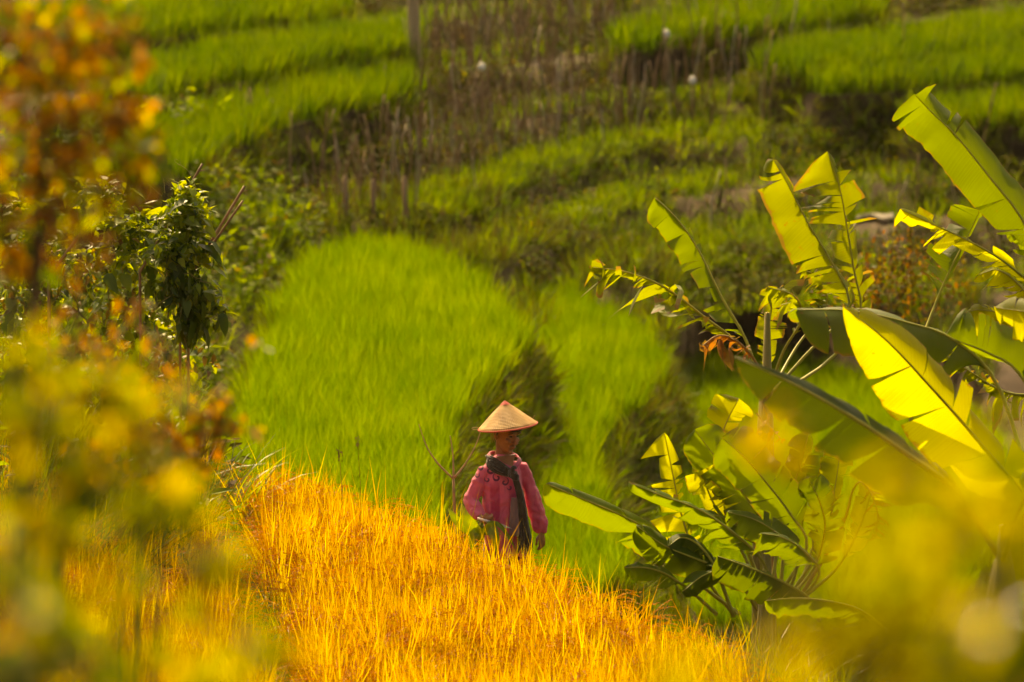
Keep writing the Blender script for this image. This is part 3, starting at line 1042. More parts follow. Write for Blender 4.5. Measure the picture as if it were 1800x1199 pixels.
# plant B: right edge, tall broad leaf
B_ = banana(1860, 60.5, (1850, 640), 'tall banana plant at the right edge with the highest broad leaf', .12)
banana_leaf(B_, [(1850, 640, 60.5), (1848, 520, 60.6), (1800, 392, 60.6), (1740, 312, 60.6), (1680, 238, 60.6), (1640, 200, 60.6), (1610, 168, 60.5)], .30, .20, 'g', -5, 3, 22, .3, .20, 11, 12, .10)
banana_leaf(B_, [(1850, 640, 60.4), (1835, 530, 60.2), (1775, 468, 60.0), (1715, 430, 59.9), (1640, 394, 59.8), (1584, 368, 59.7)], .24, .07, 'y', 0, 24, 40, .55, .26, 12, 30, .16)
banana_leaf(B_, [(1600, 760, 60.2), (1608, 640, 60.4), (1640, 545, 60.7), (1672, 470, 60.8), (1704, 410, 60.9), (1722, 372, 60.9)], .24, .06, 'g', 0, 4, 40, .28, .45, 13, 10, .10)
banana_leaf(B_, [(1850, 650, 60.3), (1835, 560, 60.1), (1790, 500, 59.9), (1755, 475, 59.8), (1728, 480, 59.7)], .20, .12, 'y', 20, 20, 20, .5, .3, 14, 40, .25)
banana_leaf(B_, [(1850, 660, 60.2), (1820, 590, 60.1), (1770, 555, 60.0), (1725, 545, 59.9), (1700, 548, 59.9)], .16, .16, 'y', 10, 20, 20, .4, .25, 15, 30, .3)
banana_leaf(B_, [(1850, 660, 60.8), (1838, 500, 61), (1800, 425, 61), (1770, 410, 61)], .07, .07, 'g', 10, 15, 15, .2, .4, 16, 15, .4)
banana_leaf(B_, [(1856, 660, 59.6), (1840, 690, 59.2), (1770, 690, 58.9), (1700, 650, 58.7), (1640, 610, 58.6)], .16, .20, 't', 30, 20, 30, 1.2, .15, 17, 40, .2)

# plant C: nearer, bright back-lit leaf
C_ = banana(1850, 54.0, (1830, 930), 'nearer banana plant with the large back-lit yellow leaf', .12)
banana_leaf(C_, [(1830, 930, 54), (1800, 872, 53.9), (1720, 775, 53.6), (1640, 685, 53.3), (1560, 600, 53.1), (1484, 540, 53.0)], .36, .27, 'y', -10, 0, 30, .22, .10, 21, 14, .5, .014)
banana_leaf(C_, [(1830, 930, 54), (1840, 760, 54.2), (1790, 655, 54.3), (1735, 620, 54.3), (1690, 602, 54.2), (1664, 590, 54.2)], .05, .26, 'g', 0, 40, 4, .12, .35, 22, 10, .10, .012)
banana_leaf(C_, [(1830, 930, 54), (1760, 690, 54.3), (1680, 600, 54.2), (1590, 566, 54.0), (1490, 546, 53.8), (1402, 545, 53.6)], .30, .30, 'g', 68, 4, -4, .12, .25, 23, 20, .15, .012)
banana_leaf(C_, [(1830, 935, 53.6), (1860, 780, 53.4), (1890, 640, 53.4), (1830, 560, 53.5), (1750, 540, 53.6)], .2, .2, 'y', 10, 15, 20, .3, .4, 24, 20, .2)

# plant D: broad dark leaf well in front of the focus
D_ = banana(1790, 47.5, (1760, 985), 'banana plant nearest the camera with a broad soft dark leaf', .11)
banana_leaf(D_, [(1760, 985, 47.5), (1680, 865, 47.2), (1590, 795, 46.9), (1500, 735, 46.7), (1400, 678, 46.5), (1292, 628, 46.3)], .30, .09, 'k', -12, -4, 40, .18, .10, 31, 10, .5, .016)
banana_leaf(D_, [(1762, 985, 47.4), (1800, 880, 47.0), (1850, 830, 46.6), (1920, 840, 46.2)], .2, .2, 'g', 20, 20, 20, .3, .15, 33, 30, .2)

# plant E: young clump with broad leaves right of the woman
E_ = banana(1330, 60.6, (1345, 1045), 'young banana clump with broad glossy leaves right of the woman', .09)
for a in ([(1184, 985, 60.2), (1141, 934, 60.0), (1083, 902, 59.8), (1012, 872, 59.6), (961, 850, 59.5)],):
    banana_leaf(E_, [(1300, 1080, 60.6), (1240, 1035, 60.4)] + a, .24, .09, 'g', -8, 8, 30, .18, .28, 41, 14, .30)
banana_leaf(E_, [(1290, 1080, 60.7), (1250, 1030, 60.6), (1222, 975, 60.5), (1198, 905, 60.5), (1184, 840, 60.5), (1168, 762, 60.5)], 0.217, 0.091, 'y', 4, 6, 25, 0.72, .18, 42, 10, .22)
banana_leaf(E_, [(1360, 1060, 60.4), (1340, 985, 60.2), (1274, 925, 60.0), (1222, 893, 59.9), (1165, 872, 59.8), (1116, 852, 59.7)], 0.296, 0.080, 'g', 10, 40, 30, 0.38, .2, 43, 22, .14)
banana_leaf(E_, [(1350, 1060, 60.8), (1348, 935, 60.8), (1317, 882, 60.8), (1284, 838, 60.8), (1250, 794, 60.8), (1222, 756, 60.8)], 0.217, 0.194, 'g', 0, 5, 12, 0.24, .22, 44, 12, .16)
banana_leaf(E_, [(1360, 1060, 60.6), (1418, 962, 60.5), (1390, 905, 60.5), (1350, 852, 60.4), (1310, 805, 60.4), (1270, 770, 60.4)], 0.228, 0.228, 'g', 0, 5, 10, 0.24, .28, 45, 10, .16)
banana_leaf(E_, [(1350, 1060, 61.2), (1262, 830, 61.3), (1262, 790, 61.3), (1276, 745, 61.3), (1298, 702, 61.3)], 0.182, 0.160, 'y', 0, 8, 15, 0.24, .60, 46, 10, .2)
banana_leaf(E_, [(1370, 1060, 61.2), (1384, 900, 61.3), (1394, 860, 61.3), (1408, 812, 61.3), (1422, 762, 61.3)], 0.137, 0.091, 'g', 0, 8, 25, 0.24, .5, 47, 10, .3)
banana_leaf(E_, [(1380, 1060, 61.0), (1450, 950, 61.1), (1464, 880, 61.1), (1472, 830, 61.1), (1478, 786, 61.1)], 0.148, 0.148, 'y', 15, 15, 20, 0.24, .45, 48, 12, .3)
banana_leaf(E_, [(1345, 1060, 60.9), (1330, 930, 60.9), (1300, 885, 60.9), (1268, 848, 60.9), (1232, 815, 60.9)], 0.228, 0.068, 'y', 0, 5, 30, 0.85, .3, 49, 12, .2)
banana_leaf(E_, [(1390, 1070, 60.0), (1440, 1010, 59.8), (1412, 968, 59.7), (1375, 945, 59.6), (1340, 938, 59.5)], 0.228, 0.091, 'g', 10, 20, 30, 0.24, .3, 50, 25, .2)
banana_leaf(E_, [(1440, 1090, 59.9), (1420, 1050, 59.7), (1370, 1020, 59.6), (1310, 995, 59.5), (1262, 978, 59.4)], 0.251, 0.114, 'd', 15, 25, 30, 0.38, .15, 51, 25, .25)
banana_leaf(E_, [(1260, 1080, 60.0), (1215, 1040, 59.9), (1172, 1010, 59.8), (1135, 998, 59.7), (1098, 998, 59.7)], 0.125, 0.103, 'g', 20, 10, 20, 0.24, .35, 52, 15, .3)
banana_leaf(E_, [(1290, 1085, 60.0), (1258, 1000, 60.0), (1230, 960, 60.0), (1200, 945, 60.0), (1175, 960, 59.9)], 0.160, 0.160, 'd', 20, 20, 20, 0.24, .2, 53, 25, .3)
banana_leaf(E_, [(1560, 1110, 58.2), (1510, 1072, 58.0), (1450, 1056, 57.8), (1395, 1052, 57.6), (1346, 1056, 57.5)], 0.137, 0.057, 'g', 30, 30, 50, 0.24, .1, 54, 25, .2)
banana_leaf(E_, [(1400, 1060, 61.0), (1478, 930, 61.0), (1500, 860, 60.9), (1520, 850, 60.8), (1542, 900, 60.7), (1535, 950, 60.6)], 0.114, 0.114, 'b', 20, 30, 30, 1.90, .5, 55, 50, .2, label='dead reddish-brown leaf hanging down')
banana_leaf(E_, [(1370, 1060, 61.3), (1330, 830, 61.4), (1325, 780, 61.4), (1345, 745, 61.4), (1375, 775, 61.3)], 0.114, 0.137, 'b', 10, 20, 30, 3.04, .5, 56, 40, .3, label='dried pinkish shredded leaf at the top of the clump')
banana_leaf(E_, [(1350, 1060, 60.9), (1330, 960, 60.9), (1290, 920, 60.8), (1250, 905, 60.7), (1205, 915, 60.6)], .20, .16, 'g', 15, 15, 25, 0.38, .25, 57, 22, .25)
banana_leaf(E_, [(1350, 1060, 61.1), (1365, 960, 61.2), (1345, 900, 61.2), (1320, 860, 61.2), (1300, 810, 61.2)], .20, .20, 'd', 0, 10, 15, 0.24, .25, 58, 12, .25)
banana_leaf(E_, [(1380, 1060, 60.7), (1430, 1000, 60.7), (1450, 930, 60.6), (1440, 880, 60.5), (1420, 840, 60.4)], .17, .17, 'd', 0, 10, 15, 0.38, .25, 59, 14, .25)
banana_leaf(E_, [(1400, 1060, 60.9), (1470, 1000, 60.9), (1510, 930, 60.9), (1530, 870, 60.9), (1535, 820, 60.9)], .16, .16, 'y', 0, 10, 15, 0.38, .3, 60, 14, .3)
banana_leaf(E_, [(1330, 1070, 60.3), (1290, 1010, 60.1), (1230, 985, 60.0), (1170, 960, 59.9), (1120, 925, 59.8)], .17, .14, 'g', 5, 5, 20, .25, .25, 61, 18, .3)
banana_leaf(E_, [(1350, 1070, 60.9), (1300, 960, 61.0), (1262, 900, 61.0), (1240, 850, 61.0), (1228, 800, 61.0)], .15, .16, 'y', 0, 10, 15, .25, .3, 62, 14, .3)
banana_leaf(E_, [(1370, 1070, 60.5), (1400, 1000, 60.4), (1380, 950, 60.3), (1330, 915, 60.2), (1280, 900, 60.1)], .18, .14, 'g', 10, 10, 25, .25, .25, 63, 22, .3)
banana_leaf(E_, [(1360, 1075, 60.2), (1330, 1030, 60.0), (1290, 1000, 59.9), (1240, 1010, 59.8), (1200, 1040, 59.7)], .14, .14, 'g', 15, 15, 25, .25, .25, 64, 25, .3)
banana_leaf(E_, [(1390, 1070, 61.1), (1430, 960, 61.2), (1440, 880, 61.2), (1445, 830, 61.2), (1450, 780, 61.2)], .16, .14, 'g', 0, 10, 15, .25, .3, 65, 14, .3)

# ------------------------------------------------------------------ the woman
def skin_mat():
    m, nt, out = newmat('skin')
    tc = nd(nt, 'ShaderNodeTexCoord')
    nz = nd(nt, 'ShaderNodeTexNoise', i_Scale=22.0, i_Detail=4.0)
    nt.links.new(tc.outputs['Object'], nz.inputs['Vector'])
    p = nd(nt, 'ShaderNodeBsdfPrincipled', i_Roughness=.5)
    nt.links.new(ramp_n(nt, nz.outputs[0], S3((.22, .085, .034), (.31, .125, .05), (.38, .16, .068))), p.inputs['Base Color'])
    p.inputs['Subsurface Weight'].default_value = .12
    p.inputs['Subsurface Radius'].default_value = (.012, .005, .003)
    b = nd(nt, 'ShaderNodeBump', i_Strength=.2, i_Distance=.004)
    nt.links.new(nz.outputs[0], b.inputs['Height']); nt.links.new(b.outputs[0], p.inputs['Normal'])
    nt.links.new(p.outputs[0], out.inputs[0])
    return m


def cloth(name, stops, scale, bump, fuzz=.3, trans=0.0, tcol=None):
    m, nt, out = newmat(name)
    tc = nd(nt, 'ShaderNodeTexCoord')
    nz = nd(nt, 'ShaderNodeTexNoise', i_Scale=scale, i_Detail=5.0, i_Distortion=.6)
    mp = nd(nt, 'ShaderNodeMapping'); mp.inputs['Scale'].default_value = (1.6, 1.6, .6)
    nt.links.new(tc.outputs['Object'], mp.inputs[0]); nt.links.new(mp.outputs[0], nz.inputs['Vector'])
    p = nd(nt, 'ShaderNodeBsdfPrincipled', i_Roughness=.8)
    p.inputs['Sheen Weight'].default_value = fuzz
    p.inputs['Specular IOR Level'].default_value = .2
    nt.links.new(ramp_n(nt, nz.outputs[0], stops), p.inputs['Base Color'])
    b = nd(nt, 'ShaderNodeBump', i_Strength=bump, i_Distance=.02)
    nt.links.new(nz.outputs[0], b.inputs['Height']); nt.links.new(b.outputs[0], p.inputs['Normal'])
    nt.links.new(p.outputs[0], out.inputs[0])
    return m


def shirt_mat():
    m, nt, out = newmat('shirt_cloth')
    tc = nd(nt, 'ShaderNodeTexCoord')
    sp = nd(nt, 'ShaderNodeSeparateXYZ')
    nt.links.new(tc.outputs['Object'], sp.inputs[0])
    X, Y, Z = sp.outputs
    # faded and deeper vertical panels below the chest
    w_ = math_n(nt, 'SINE', math_n(nt, 'MULTIPLY_ADD', X, 46.0, math_n(nt, 'MULTIPLY', Y, 8.0)))
    low = math_n(nt, 'MULTIPLY', math_n(nt, 'SUBTRACT', 1.03, Z), 14.0, clamp=True)
    st = math_n(nt, 'MULTIPLY', math_n(nt, 'MULTIPLY_ADD', w_, 1.6, .5, clamp=True), low)
    st = math_n(nt, 'MULTIPLY', st, math_n(nt, 'MULTIPLY', math_n(nt, 'SUBTRACT', .165, math_n(nt, 'ABSOLUTE', math_n(nt, 'SUBTRACT', X, .005))), 40.0, clamp=True))
    nz = nd(nt, 'ShaderNodeTexNoise', i_Scale=9.0, i_Detail=5.0)
    nt.links.new(tc.outputs['Object'], nz.inputs['Vector'])
    base = ramp_n(nt, nz.outputs[0], S3((.62, .085, .15), (.76, .12, .20), (.84, .19, .27)))
    base = mix_n(nt, st, base, (.52, .045, .105))
    # printed scrolls on the breast and shoulders: spirals drawn as lines
    pr = None
    for px, py, rr, tw, sg in ((846, 816, .034, 150, 1), (861, 822, .038, 140, -1), (874, 834, .036, 150, 1), (887, 842, .034, 160, -1), (857, 838, .026, 190, 1), (896, 852, .024, 190, 1), (838, 830, .026, 180, -1),
                               (912, 810, .030, 170, -1), (920, 822, .030, 170, 1), (926, 838, .022, 190, -1)):
        dx = math_n(nt, 'SUBTRACT', X, (px - 890) / 240.0)
        dz = math_n(nt, 'SUBTRACT', Z, (1082 - py) / 237.0)
        r_ = math_n(nt, 'SQRT', math_n(nt, 'ADD', math_n(nt, 'MULTIPLY', dx, dx), math_n(nt, 'MULTIPLY', dz, dz)))
        th = math_n(nt, 'ARCTAN2', dz, dx)
        ln = math_n(nt, 'MULTIPLY', math_n(nt, 'SUBTRACT', math_n(nt, 'SINE', math_n(nt, 'MULTIPLY_ADD', r_, float(tw * sg), th)), .25), 4.0, clamp=True)
        ln = math_n(nt, 'MULTIPLY', ln, math_n(nt, 'MULTIPLY', math_n(nt, 'SUBTRACT', rr, r_), 200.0, clamp=True))
        pr = ln if pr is None else math_n(nt, 'MAXIMUM', pr, ln)
    pr = math_n(nt, 'MULTIPLY', pr, math_n(nt, 'MULTIPLY', math_n(nt, 'SUBTRACT', .06, Y), 20.0, clamp=True))
    col = mix_n(nt, math_n(nt, 'MULTIPLY', pr, .85), base, (.06, .012, .05))
    p = nd(nt, 'ShaderNodeBsdfPrincipled', i_Roughness=.75)
    p.inputs['Sheen Weight'].default_value = .25
    p.inputs['Specular IOR Level'].default_value = .25
    nt.links.new(col, p.inputs['Base Color'])
    n2 = nd(nt, 'ShaderNodeTexNoise', i_Scale=13.0, i_Detail=3.0, i_Distortion=1.0)
    mp = nd(nt, 'ShaderNodeMapping'); mp.inputs['Scale'].default_value = (1.0, 1.0, .55); mp.inputs['Rotation'].default_value = (0, .5, .3)
    nt.links.new(tc.outputs['Object'], mp.inputs[0]); nt.links.new(mp.outputs[0], n2.inputs['Vector'])
    b = nd(nt, 'ShaderNodeBump', i_Strength=1.0, i_Distance=.035)
    nt.links.new(n2.outputs[0], b.inputs['Height']); nt.links.new(b.outputs[0], p.inputs['Normal'])
    t = nd(nt, 'ShaderNodeBsdfTranslucent'); nt.links.new(col, t.inputs['Color'])
    mx = nd(nt, 'ShaderNodeMixShader', i_0=.12)
    nt.links.new(p.outputs[0], mx.inputs[1]); nt.links.new(t.outputs[0], mx.inputs[2])
    nt.links.new(mx.outputs[0], out.inputs[0])
    return m


def hat_mat():
    m, nt, out = newmat('woven_bamboo')
    uv = nd(nt, 'ShaderNodeUVMap')
    mp = nd(nt, 'ShaderNodeMapping'); mp.inputs['Scale'].default_value = (74, 22, 1); mp.inputs['Rotation'].default_value = (0, 0, .0)
    nt.links.new(uv.outputs[0], mp.inputs[0])
    sp = nd(nt, 'ShaderNodeSeparateXYZ'); nt.links.new(mp.outputs[0], sp.inputs[0])
    a = math_n(nt, 'SINE', math_n(nt, 'MULTIPLY', math_n(nt, 'ADD', sp.outputs[0], sp.outputs[1]), math.pi))
    c = math_n(nt, 'SINE', math_n(nt, 'MULTIPLY', math_n(nt, 'SUBTRACT', sp.outputs[0], sp.outputs[1]), math.pi))
    wv = math_n(nt, 'MULTIPLY_ADD', math_n(nt, 'MULTIPLY', a, c), .5, .5)
    tc = nd(nt, 'ShaderNodeTexCoord')
    nz = nd(nt, 'ShaderNodeTexNoise', i_Scale=14.0, i_Detail=4.0)
    nt.links.new(tc.outputs['Object'], nz.inputs['Vector'])
    f = math_n(nt, 'MULTIPLY_ADD', wv, .55, math_n(nt, 'MULTIPLY_ADD', nz.outputs[0], 1.3, -.45), clamp=True)
    p = nd(nt, 'ShaderNodeBsdfPrincipled', i_Roughness=.55)
    nt.links.new(ramp_n(nt, f, S3((.38, .19, .05), (.60, .34, .10), (.72, .45, .15))), p.inputs['Base Color'])
    b = nd(nt, 'ShaderNodeBump', i_Strength=.5, i_Distance=.004)
    nt.links.new(wv, b.inputs['Height']); nt.links.new(b.outputs[0], p.inputs['Normal'])
    t = nd(nt, 'ShaderNodeBsdfTranslucent'); t.inputs[0].default_value = (.62, .34, .11, 1)
    mx = nd(nt, 'ShaderNodeMixShader', i_0=.22)
    nt.links.new(p.outputs[0], mx.inputs[1]); nt.links.new(t.outputs[0], mx.inputs[2])
    nt.links.new(mx.outputs[0], out.inputs[0])
    return m


M['skin'] = skin_mat()
M['shirt'] = shirt_mat()
M['hat'] = hat_mat()
M['hat_red'] = surface('hat_red', S3((.45, .06, .05), (.58, .09, .07), (.66, .14, .10)), 20, .6, .2)
M['hair'] = surface('hair', S3((.008, .006, .005), (.014, .010, .008), (.03, .022, .018)), 30, .4, .3, 4, (1, 1, .2), .5)
M['scarf'] = cloth('scarf_cloth', S3((.022, .015, .009), (.042, .030, .018), (.075, .055, .034)), 20, 1.0)
M['sling'] = cloth('sling_cloth', S3((.14, .075, .075), (.20, .115, .11), (.27, .16, .15)), 14, .9)
M['trousers'] = cloth('trouser_cloth', S3((.22, .015, .03), (.30, .022, .045), (.36, .035, .06)), 10, .6)
M['eye_white'] = surface('eye_white', S3((.5, .45, .4), (.55, .5, .45), (.6, .55, .5)), 5, .3, 0)
M['lip'] = surface('lip', S3((.16, .045, .03), (.20, .055, .04), (.22, .07, .05)), 30, .45, .2)
M['steel'] = surface('steel', S3((.42, .40, .38), (.52, .50, .48), (.6, .58, .55)), 20, .3, .1)
M['handle'] = surface('handle', S3((.55, .45, .42), (.64, .54, .50), (.7, .6, .56)), 20, .6, .2)

FEET = at(890, 1082, 60.0)
FEET.z = gz(FEET.x, FEET.y)
woman = empty('person', FEET, 'woman in a conical hat and pink printed shirt walking behind the ripe rice', 'person')


def L_(px, py, y):
    """local point of the figure: x right, z up measured on the photograph, y away from the camera"""
    return Vector(((px - 890) / 240.0, y, (1082 - py) / 237.0))


def solid(name, b, mat, vox, parent, smooth_it=6, disp=None):
    """union of closed tubes turned into one continuous skin"""
    me = b.mesh(name + '_raw', mat)
    o = bpy.data.objects.new(name + '_raw', me)
    sc.collection.objects.link(o)
    bm = bmesh.new(); bm.from_mesh(me); bmesh.ops.recalc_face_normals(bm, faces=bm.faces); bm.to_mesh(me); bm.free()
    r = o.modifiers.new('r', 'REMESH'); r.mode = 'VOXEL'; r.voxel_size = vox
    s = o.modifiers.new('s', 'SMOOTH'); s.iterations = smooth_it; s.factor = .5
    dg = bpy.context.evaluated_depsgraph_get()
    m2 = bpy.data.meshes.new_from_object(o.evaluated_get(dg))
    m2.name = name
    bpy.data.objects.remove(o)
    bpy.data.meshes.remove(me)
    if not m2.materials: m2.materials.append(mat)
    if disp:
        n = len(m2.vertices)
        co = np.zeros(n * 3, np.float32); m2.vertices.foreach_get('co', co); co = co.reshape(-1, 3)
        no = np.zeros(n * 3, np.float32); m2.vertex_normals.foreach_get('vector', no); no = no.reshape(-1, 3)
        d = np.array([disp(Vector(c)) for c in co], np.float32)
        m2.vertices.foreach_set('co', (co + no * d[:, None]).ravel())
    m2.polygons.foreach_set('use_smooth', [True] * len(m2.polygons))
    m2.update()
    return obj(name, m2, parent)


# head looks down to the right: facing direction of the face and of the chest
HF = Vector((.62, -.76, -.22)).normalized()
HS = Vector((.76, .62, 0)).normalized()              # the woman's left
HU = HS.cross(HF).normalized() * -1
HU = HF.cross(HS).normalized()
if HU.z < 0: HU = -HU
HC = L_(891, 761, -.02)                              # centre of the skull


def H(f, s, u):
    return HC + (HF * f + HS * s + HU * u) * 1.18


body = MB()
# skull, jaw, neck
body.tube([H(-.02, 0, .105), H(-.02, 0, .09), H(-.015, 0, .06), H(-.01, 0, .02), H(0, 0, -.02), H(.012, 0, -.05), H(.024, 0, -.08), H(.034, 0, -.104), H(.036, 0, -.112)],
          [(.02, .02, HF), (.055, .045, HF), (.082, .066, HF), (.090, .071, HF), (.084, .068, HF), (.073, .060, HF), (.056, .048, HF), (.034, .030, HF), (.012, .012, HF)], 20)
NB = L_(884, 798, .03)
body.tube([H(-.025, 0, -.03), H(-.022, 0, -.08), NB.lerp(H(-.02, 0, -.08), .45), NB, NB + Vector((-.005, .01, -.07))], [.054, .053, .053, .058, .07], 14)
body.tube([H(.078, 0, .018), H(.092, 0, -.004), H(.106, 0, -.026), H(.094, 0, -.036), H(.074, 0, -.036)], [.008, .010, .014, .013, .008], 10)   # nose
for s in (-1, 1):
    body.tube([H(.088, s * .014, -.033), H(.090, s * .018, -.033), H(.082, s * .020, -.034)], [.006, .008, .006], 8)                              # nostrils
    body.tube([H(.066, s * .05, .028), H(.080, s * .030, .030), H(.084, s * .008, .026)], [.008, .011, .008], 8)                                    # brow
    body.tube([H(.05, s * .05, -.020), H(.066, s * .040, -.022), H(.070, s * .024, -.034)], [.012, .015, .010], 8)                                  # cheek
    body.tube([H(-.012, s * .066, .016), H(-.018, s * .078, .010), H(-.016, s * .080, -.010), H(-.008, s * .074, -.028), H(-.004, s * .064, -.03)],
              [(.006, .012, HU), (.012, .006, HU), (.013, .006, HU), (.010, .006, HU), (.005, .005, HU)], 8)                                        # ear
body.tube([H(.070, -.024, -.062), H(.083, -.008, -.058), H(.086, 0, -.059), H(.083, .008, -.058), H(.070, .024, -.062)], [.004, .007, .007, .007, .004], 8)   # lips
body.tube([H(.070, -.020, -.070), H(.080, 0, -.071), H(.070, .020, -.070)], [.004, .008, .004], 8)
body.tube([H(.055, -.016, -.098), H(.066, 0, -.100), H(.055, .016, -.098)], [.010, .014, .010], 8)                                                  # chin
# trunk under the clothes, facing half right
CF = Vector((.42, -.91, 0)).normalized()
CS = Vector((.91, .42, 0)).normalized()
SH_R, SH_L = L_(849, 826, -.05), L_(917, 824, .10)
body.tube([L_(884, 806, .03), L_(883, 822, .02), L_(884, 850, .0), L_(887, 885, .0), L_(890, 915, .01), L_(891, 945, .02), L_(891, 965, .02)],
          [(.05, .042, CS), (.105, .060, CS), (.118, .075, CS), (.110, .078, CS), (.118, .085, CS), (.13, .095, CS), (.12, .085, CS)], 20)
# arms
R_EL, R_WR = L_(830, 873, -.07), L_(846, 903, -.21)
L_EL, L_WR = L_(936, 876, .12), L_(951, 938, .09)
body.tube([SH_R, SH_R.lerp(R_EL, .5), R_EL, R_EL.lerp(R_WR, .5), R_WR], [.034, .033, .031, .030, .024], 12)
body.tube([SH_L, SH_L.lerp(L_EL, .5), L_EL, L_EL.lerp(L_WR, .5), L_WR], [.034, .033, .031, .030, .024], 12)


def hand(wr, d, side, up, curl, thumb):
    """palm and five bent fingers: d points out of the wrist, side across the knuckles (to the thumb side), up out of the back of the hand"""
    d, side, up = d.normalized(), side.normalized(), up.normalized()
    body.tube([wr - d * .01, wr + d * .02, wr + d * .05, wr + d * .078], [(.024, .018, side), (.032, .017, side), (.040, .016, side), (.036, .013, side)], 12)
    for k, (o_, ln) in enumerate(((.029, .066), (.010, .074), (-.010, .069), (-.029, .054))):
        p = wr + d * .072 + side * o_
        a = 0.0
        pts_ = [p]
        for j, q in enumerate((.45, .30, .25)):
            a += curl * (1, 1.2, .9)[j]
            p = p + (d * math.cos(a) - up * math.sin(a)) * ln * q
            pts_.append(p)
        body.tube(pts_, [.0095, .0088, .0080, .0062], 8)
    q0 = wr + d * .022 + side * .026
    q1 = q0 + (d * .6 + side * .8 - up * .2).normalized() * .034
    q2 = q1 + (d * .9 + side * (.3 - thumb) - up * .5 * thumb).normalized() * .030
    q3 = q2 + (d * .8 - side * thumb * .8 - up * .6).normalized() * .024
    body.tube([q0, q1, q2, q3], [.013, .0115, .0098, .0070], 8)


hd = (L_(866, 906, -.27) - R_WR)
hand(R_WR, hd, Vector((.1, -.5, .85)), Vector((-.1, -.85, -.5)), .75, .9)
hand(L_WR, Vector((.12, -.1, -1)), Vector((-.55, -.8, 0)), Vector((.8, -.55, 0)), .28, .25)
# legs in mid-stride, bare feet
for hp, kn, an, toe in ((L_(876, 955, .0), L_(868, 1020, -.10), Vector((-.10, .02, .07)), Vector((.02, -.17, .022))), (L_(906, 955, .05), L_(912, 1018, .02), Vector((.08, .22, .08)), Vector((.17, .06, .022)))):
    body.tube([hp, hp.lerp(kn, .5), kn, kn.lerp(an, .35), kn.lerp(an, .75), an, an + Vector((0, 0, -.03))], [.085, .072, .052, .05, .036, .030, .030], 12)
    body.tube([an + (an - toe) * .25 + Vector((0, 0, -.045)), an + Vector((0, 0, -.035)), an.lerp(toe, .5) + Vector((0, 0, -.01)), toe], [(.022, .022), (.034, .034), (.040, .024), (.036, .014)], 12)
sk = solid('body', body, M['skin'], .0045, woman, 4)

# eyes and mouth line
for s in (-1, 1):
    e = MB()
    e.tube([H(.066, s * .040, .008), H(.075, s * .032, .009), H(.078, s * .024, .008), H(.074, s * .016, .006)], [.002, .0052, .0052, .002], 8)
    obj('eye', e.mesh('eye', M['hair'], smooth=True), sk)
    e = MB()
    e.tube([H(.072, s * .050, .026), H(.086, s * .034, .034), H(.089, s * .014, .030)], [.002, .0035, .0025], 6)
    obj('eyebrow', e.mesh('eyebrow', M['hair'], smooth=True), sk)
e = MB()
e.tube([H(.074, -.024, -.0655), H(.0895, 0, -.0645), H(.074, .024, -.0655)], [.002, .0035, .002], 6)
obj('mouth', e.mesh('mouth', M['lip'], smooth=True), sk)

# dark hair under a dark head cloth
hb = MB()
hb.tube([H(-.03, 0, .125), H(-.03, 0, .105), H(-.026, 0, .075), H(-.03, 0, .03), H(-.045, 0, -.01), H(-.06, 0, -.05), H(-.06, 0, -.075)],
        [(.02, .02, HF), (.07, .06, HF), (.098, .080, HF), (.088, .082, HF), (.066, .072, HF), (.042, .05, HF), (.02, .025, HF)], 18)
hb.tube([H(.02, -.072, .045), H(.06, -.05, .052), H(.084, -.02, .056), H(.090, .01, .056), H(.076, .045, .052)], [.012, .016, .018, .018, .014], 8)
solid('hair', hb, M['hair'], .006, woman, 4)
# wisps by the ear
wv = MB()
for k in range(7):
    s0 = H(-.02 - .006 * k, -.074, .0)
    wv.tube([s0, s0 + Vector((-.012, -.004, -.03)), s0 + Vector((-.008 + .004 * (k % 3), -.004, -.06 - .004 * k))], [.0016, .0014, .0006], 4)
M['wisp'] = surface('wisp', S3((.25, .14, .05), (.32, .18, .06), (.4, .24, .09)), 10, .5, 0)
obj('hair_wisp', wv.mesh('hair_wisp', M['wisp']), woman)

# shirt: loose trunk, wide sleeves gathered at the cuffs
sb = MB()
sb.tube([L_(884, 799, .03), L_(884, 803, .025), L_(883, 810, .02), L_(882, 822, .015), L_(882, 845, .005), L_(884, 872, -.005), L_(887, 905, -.005), L_(890, 935, 0), L_(891, 962, .005), L_(891, 975, .005)],
        [(.050, .050, CS), (.070, .062, CS), (.112, .076, CS), (.140, .090, CS), (.152, .108, CS), (.158, .114, CS), (.162, .118, CS), (.164, .124, CS), (.166, .126, CS), (.156, .12, CS)], 26)
sb.tube([SH_R + Vector((.06, .01, .01)), SH_R, SH_R.lerp(R_EL, .3), SH_R.lerp(R_EL, .65), R_EL + Vector((-.004, 0, -.012)), R_EL.lerp(R_WR, .35) + Vector((0, 0, -.02)), R_EL.lerp(R_WR, .7) + Vector((0, 0, -.012)), R_EL.lerp(R_WR, .92)],
        [.04, .048, .053, .055, .058, .055, .047, .030], 16)
sb.tube([SH_L + Vector((-.06, -.01, .01)), SH_L, SH_L.lerp(L_EL, .3), SH_L.lerp(L_EL, .65), L_EL, L_EL.lerp(L_WR, .35), L_EL.lerp(L_WR, .7) + Vector((.004, 0, 0)), L_EL.lerp(L_WR, .92), L_EL.lerp(L_WR, 1.02)],
        [.04, .047, .051, .053, .055, .057, .058, .047, .032], 16)


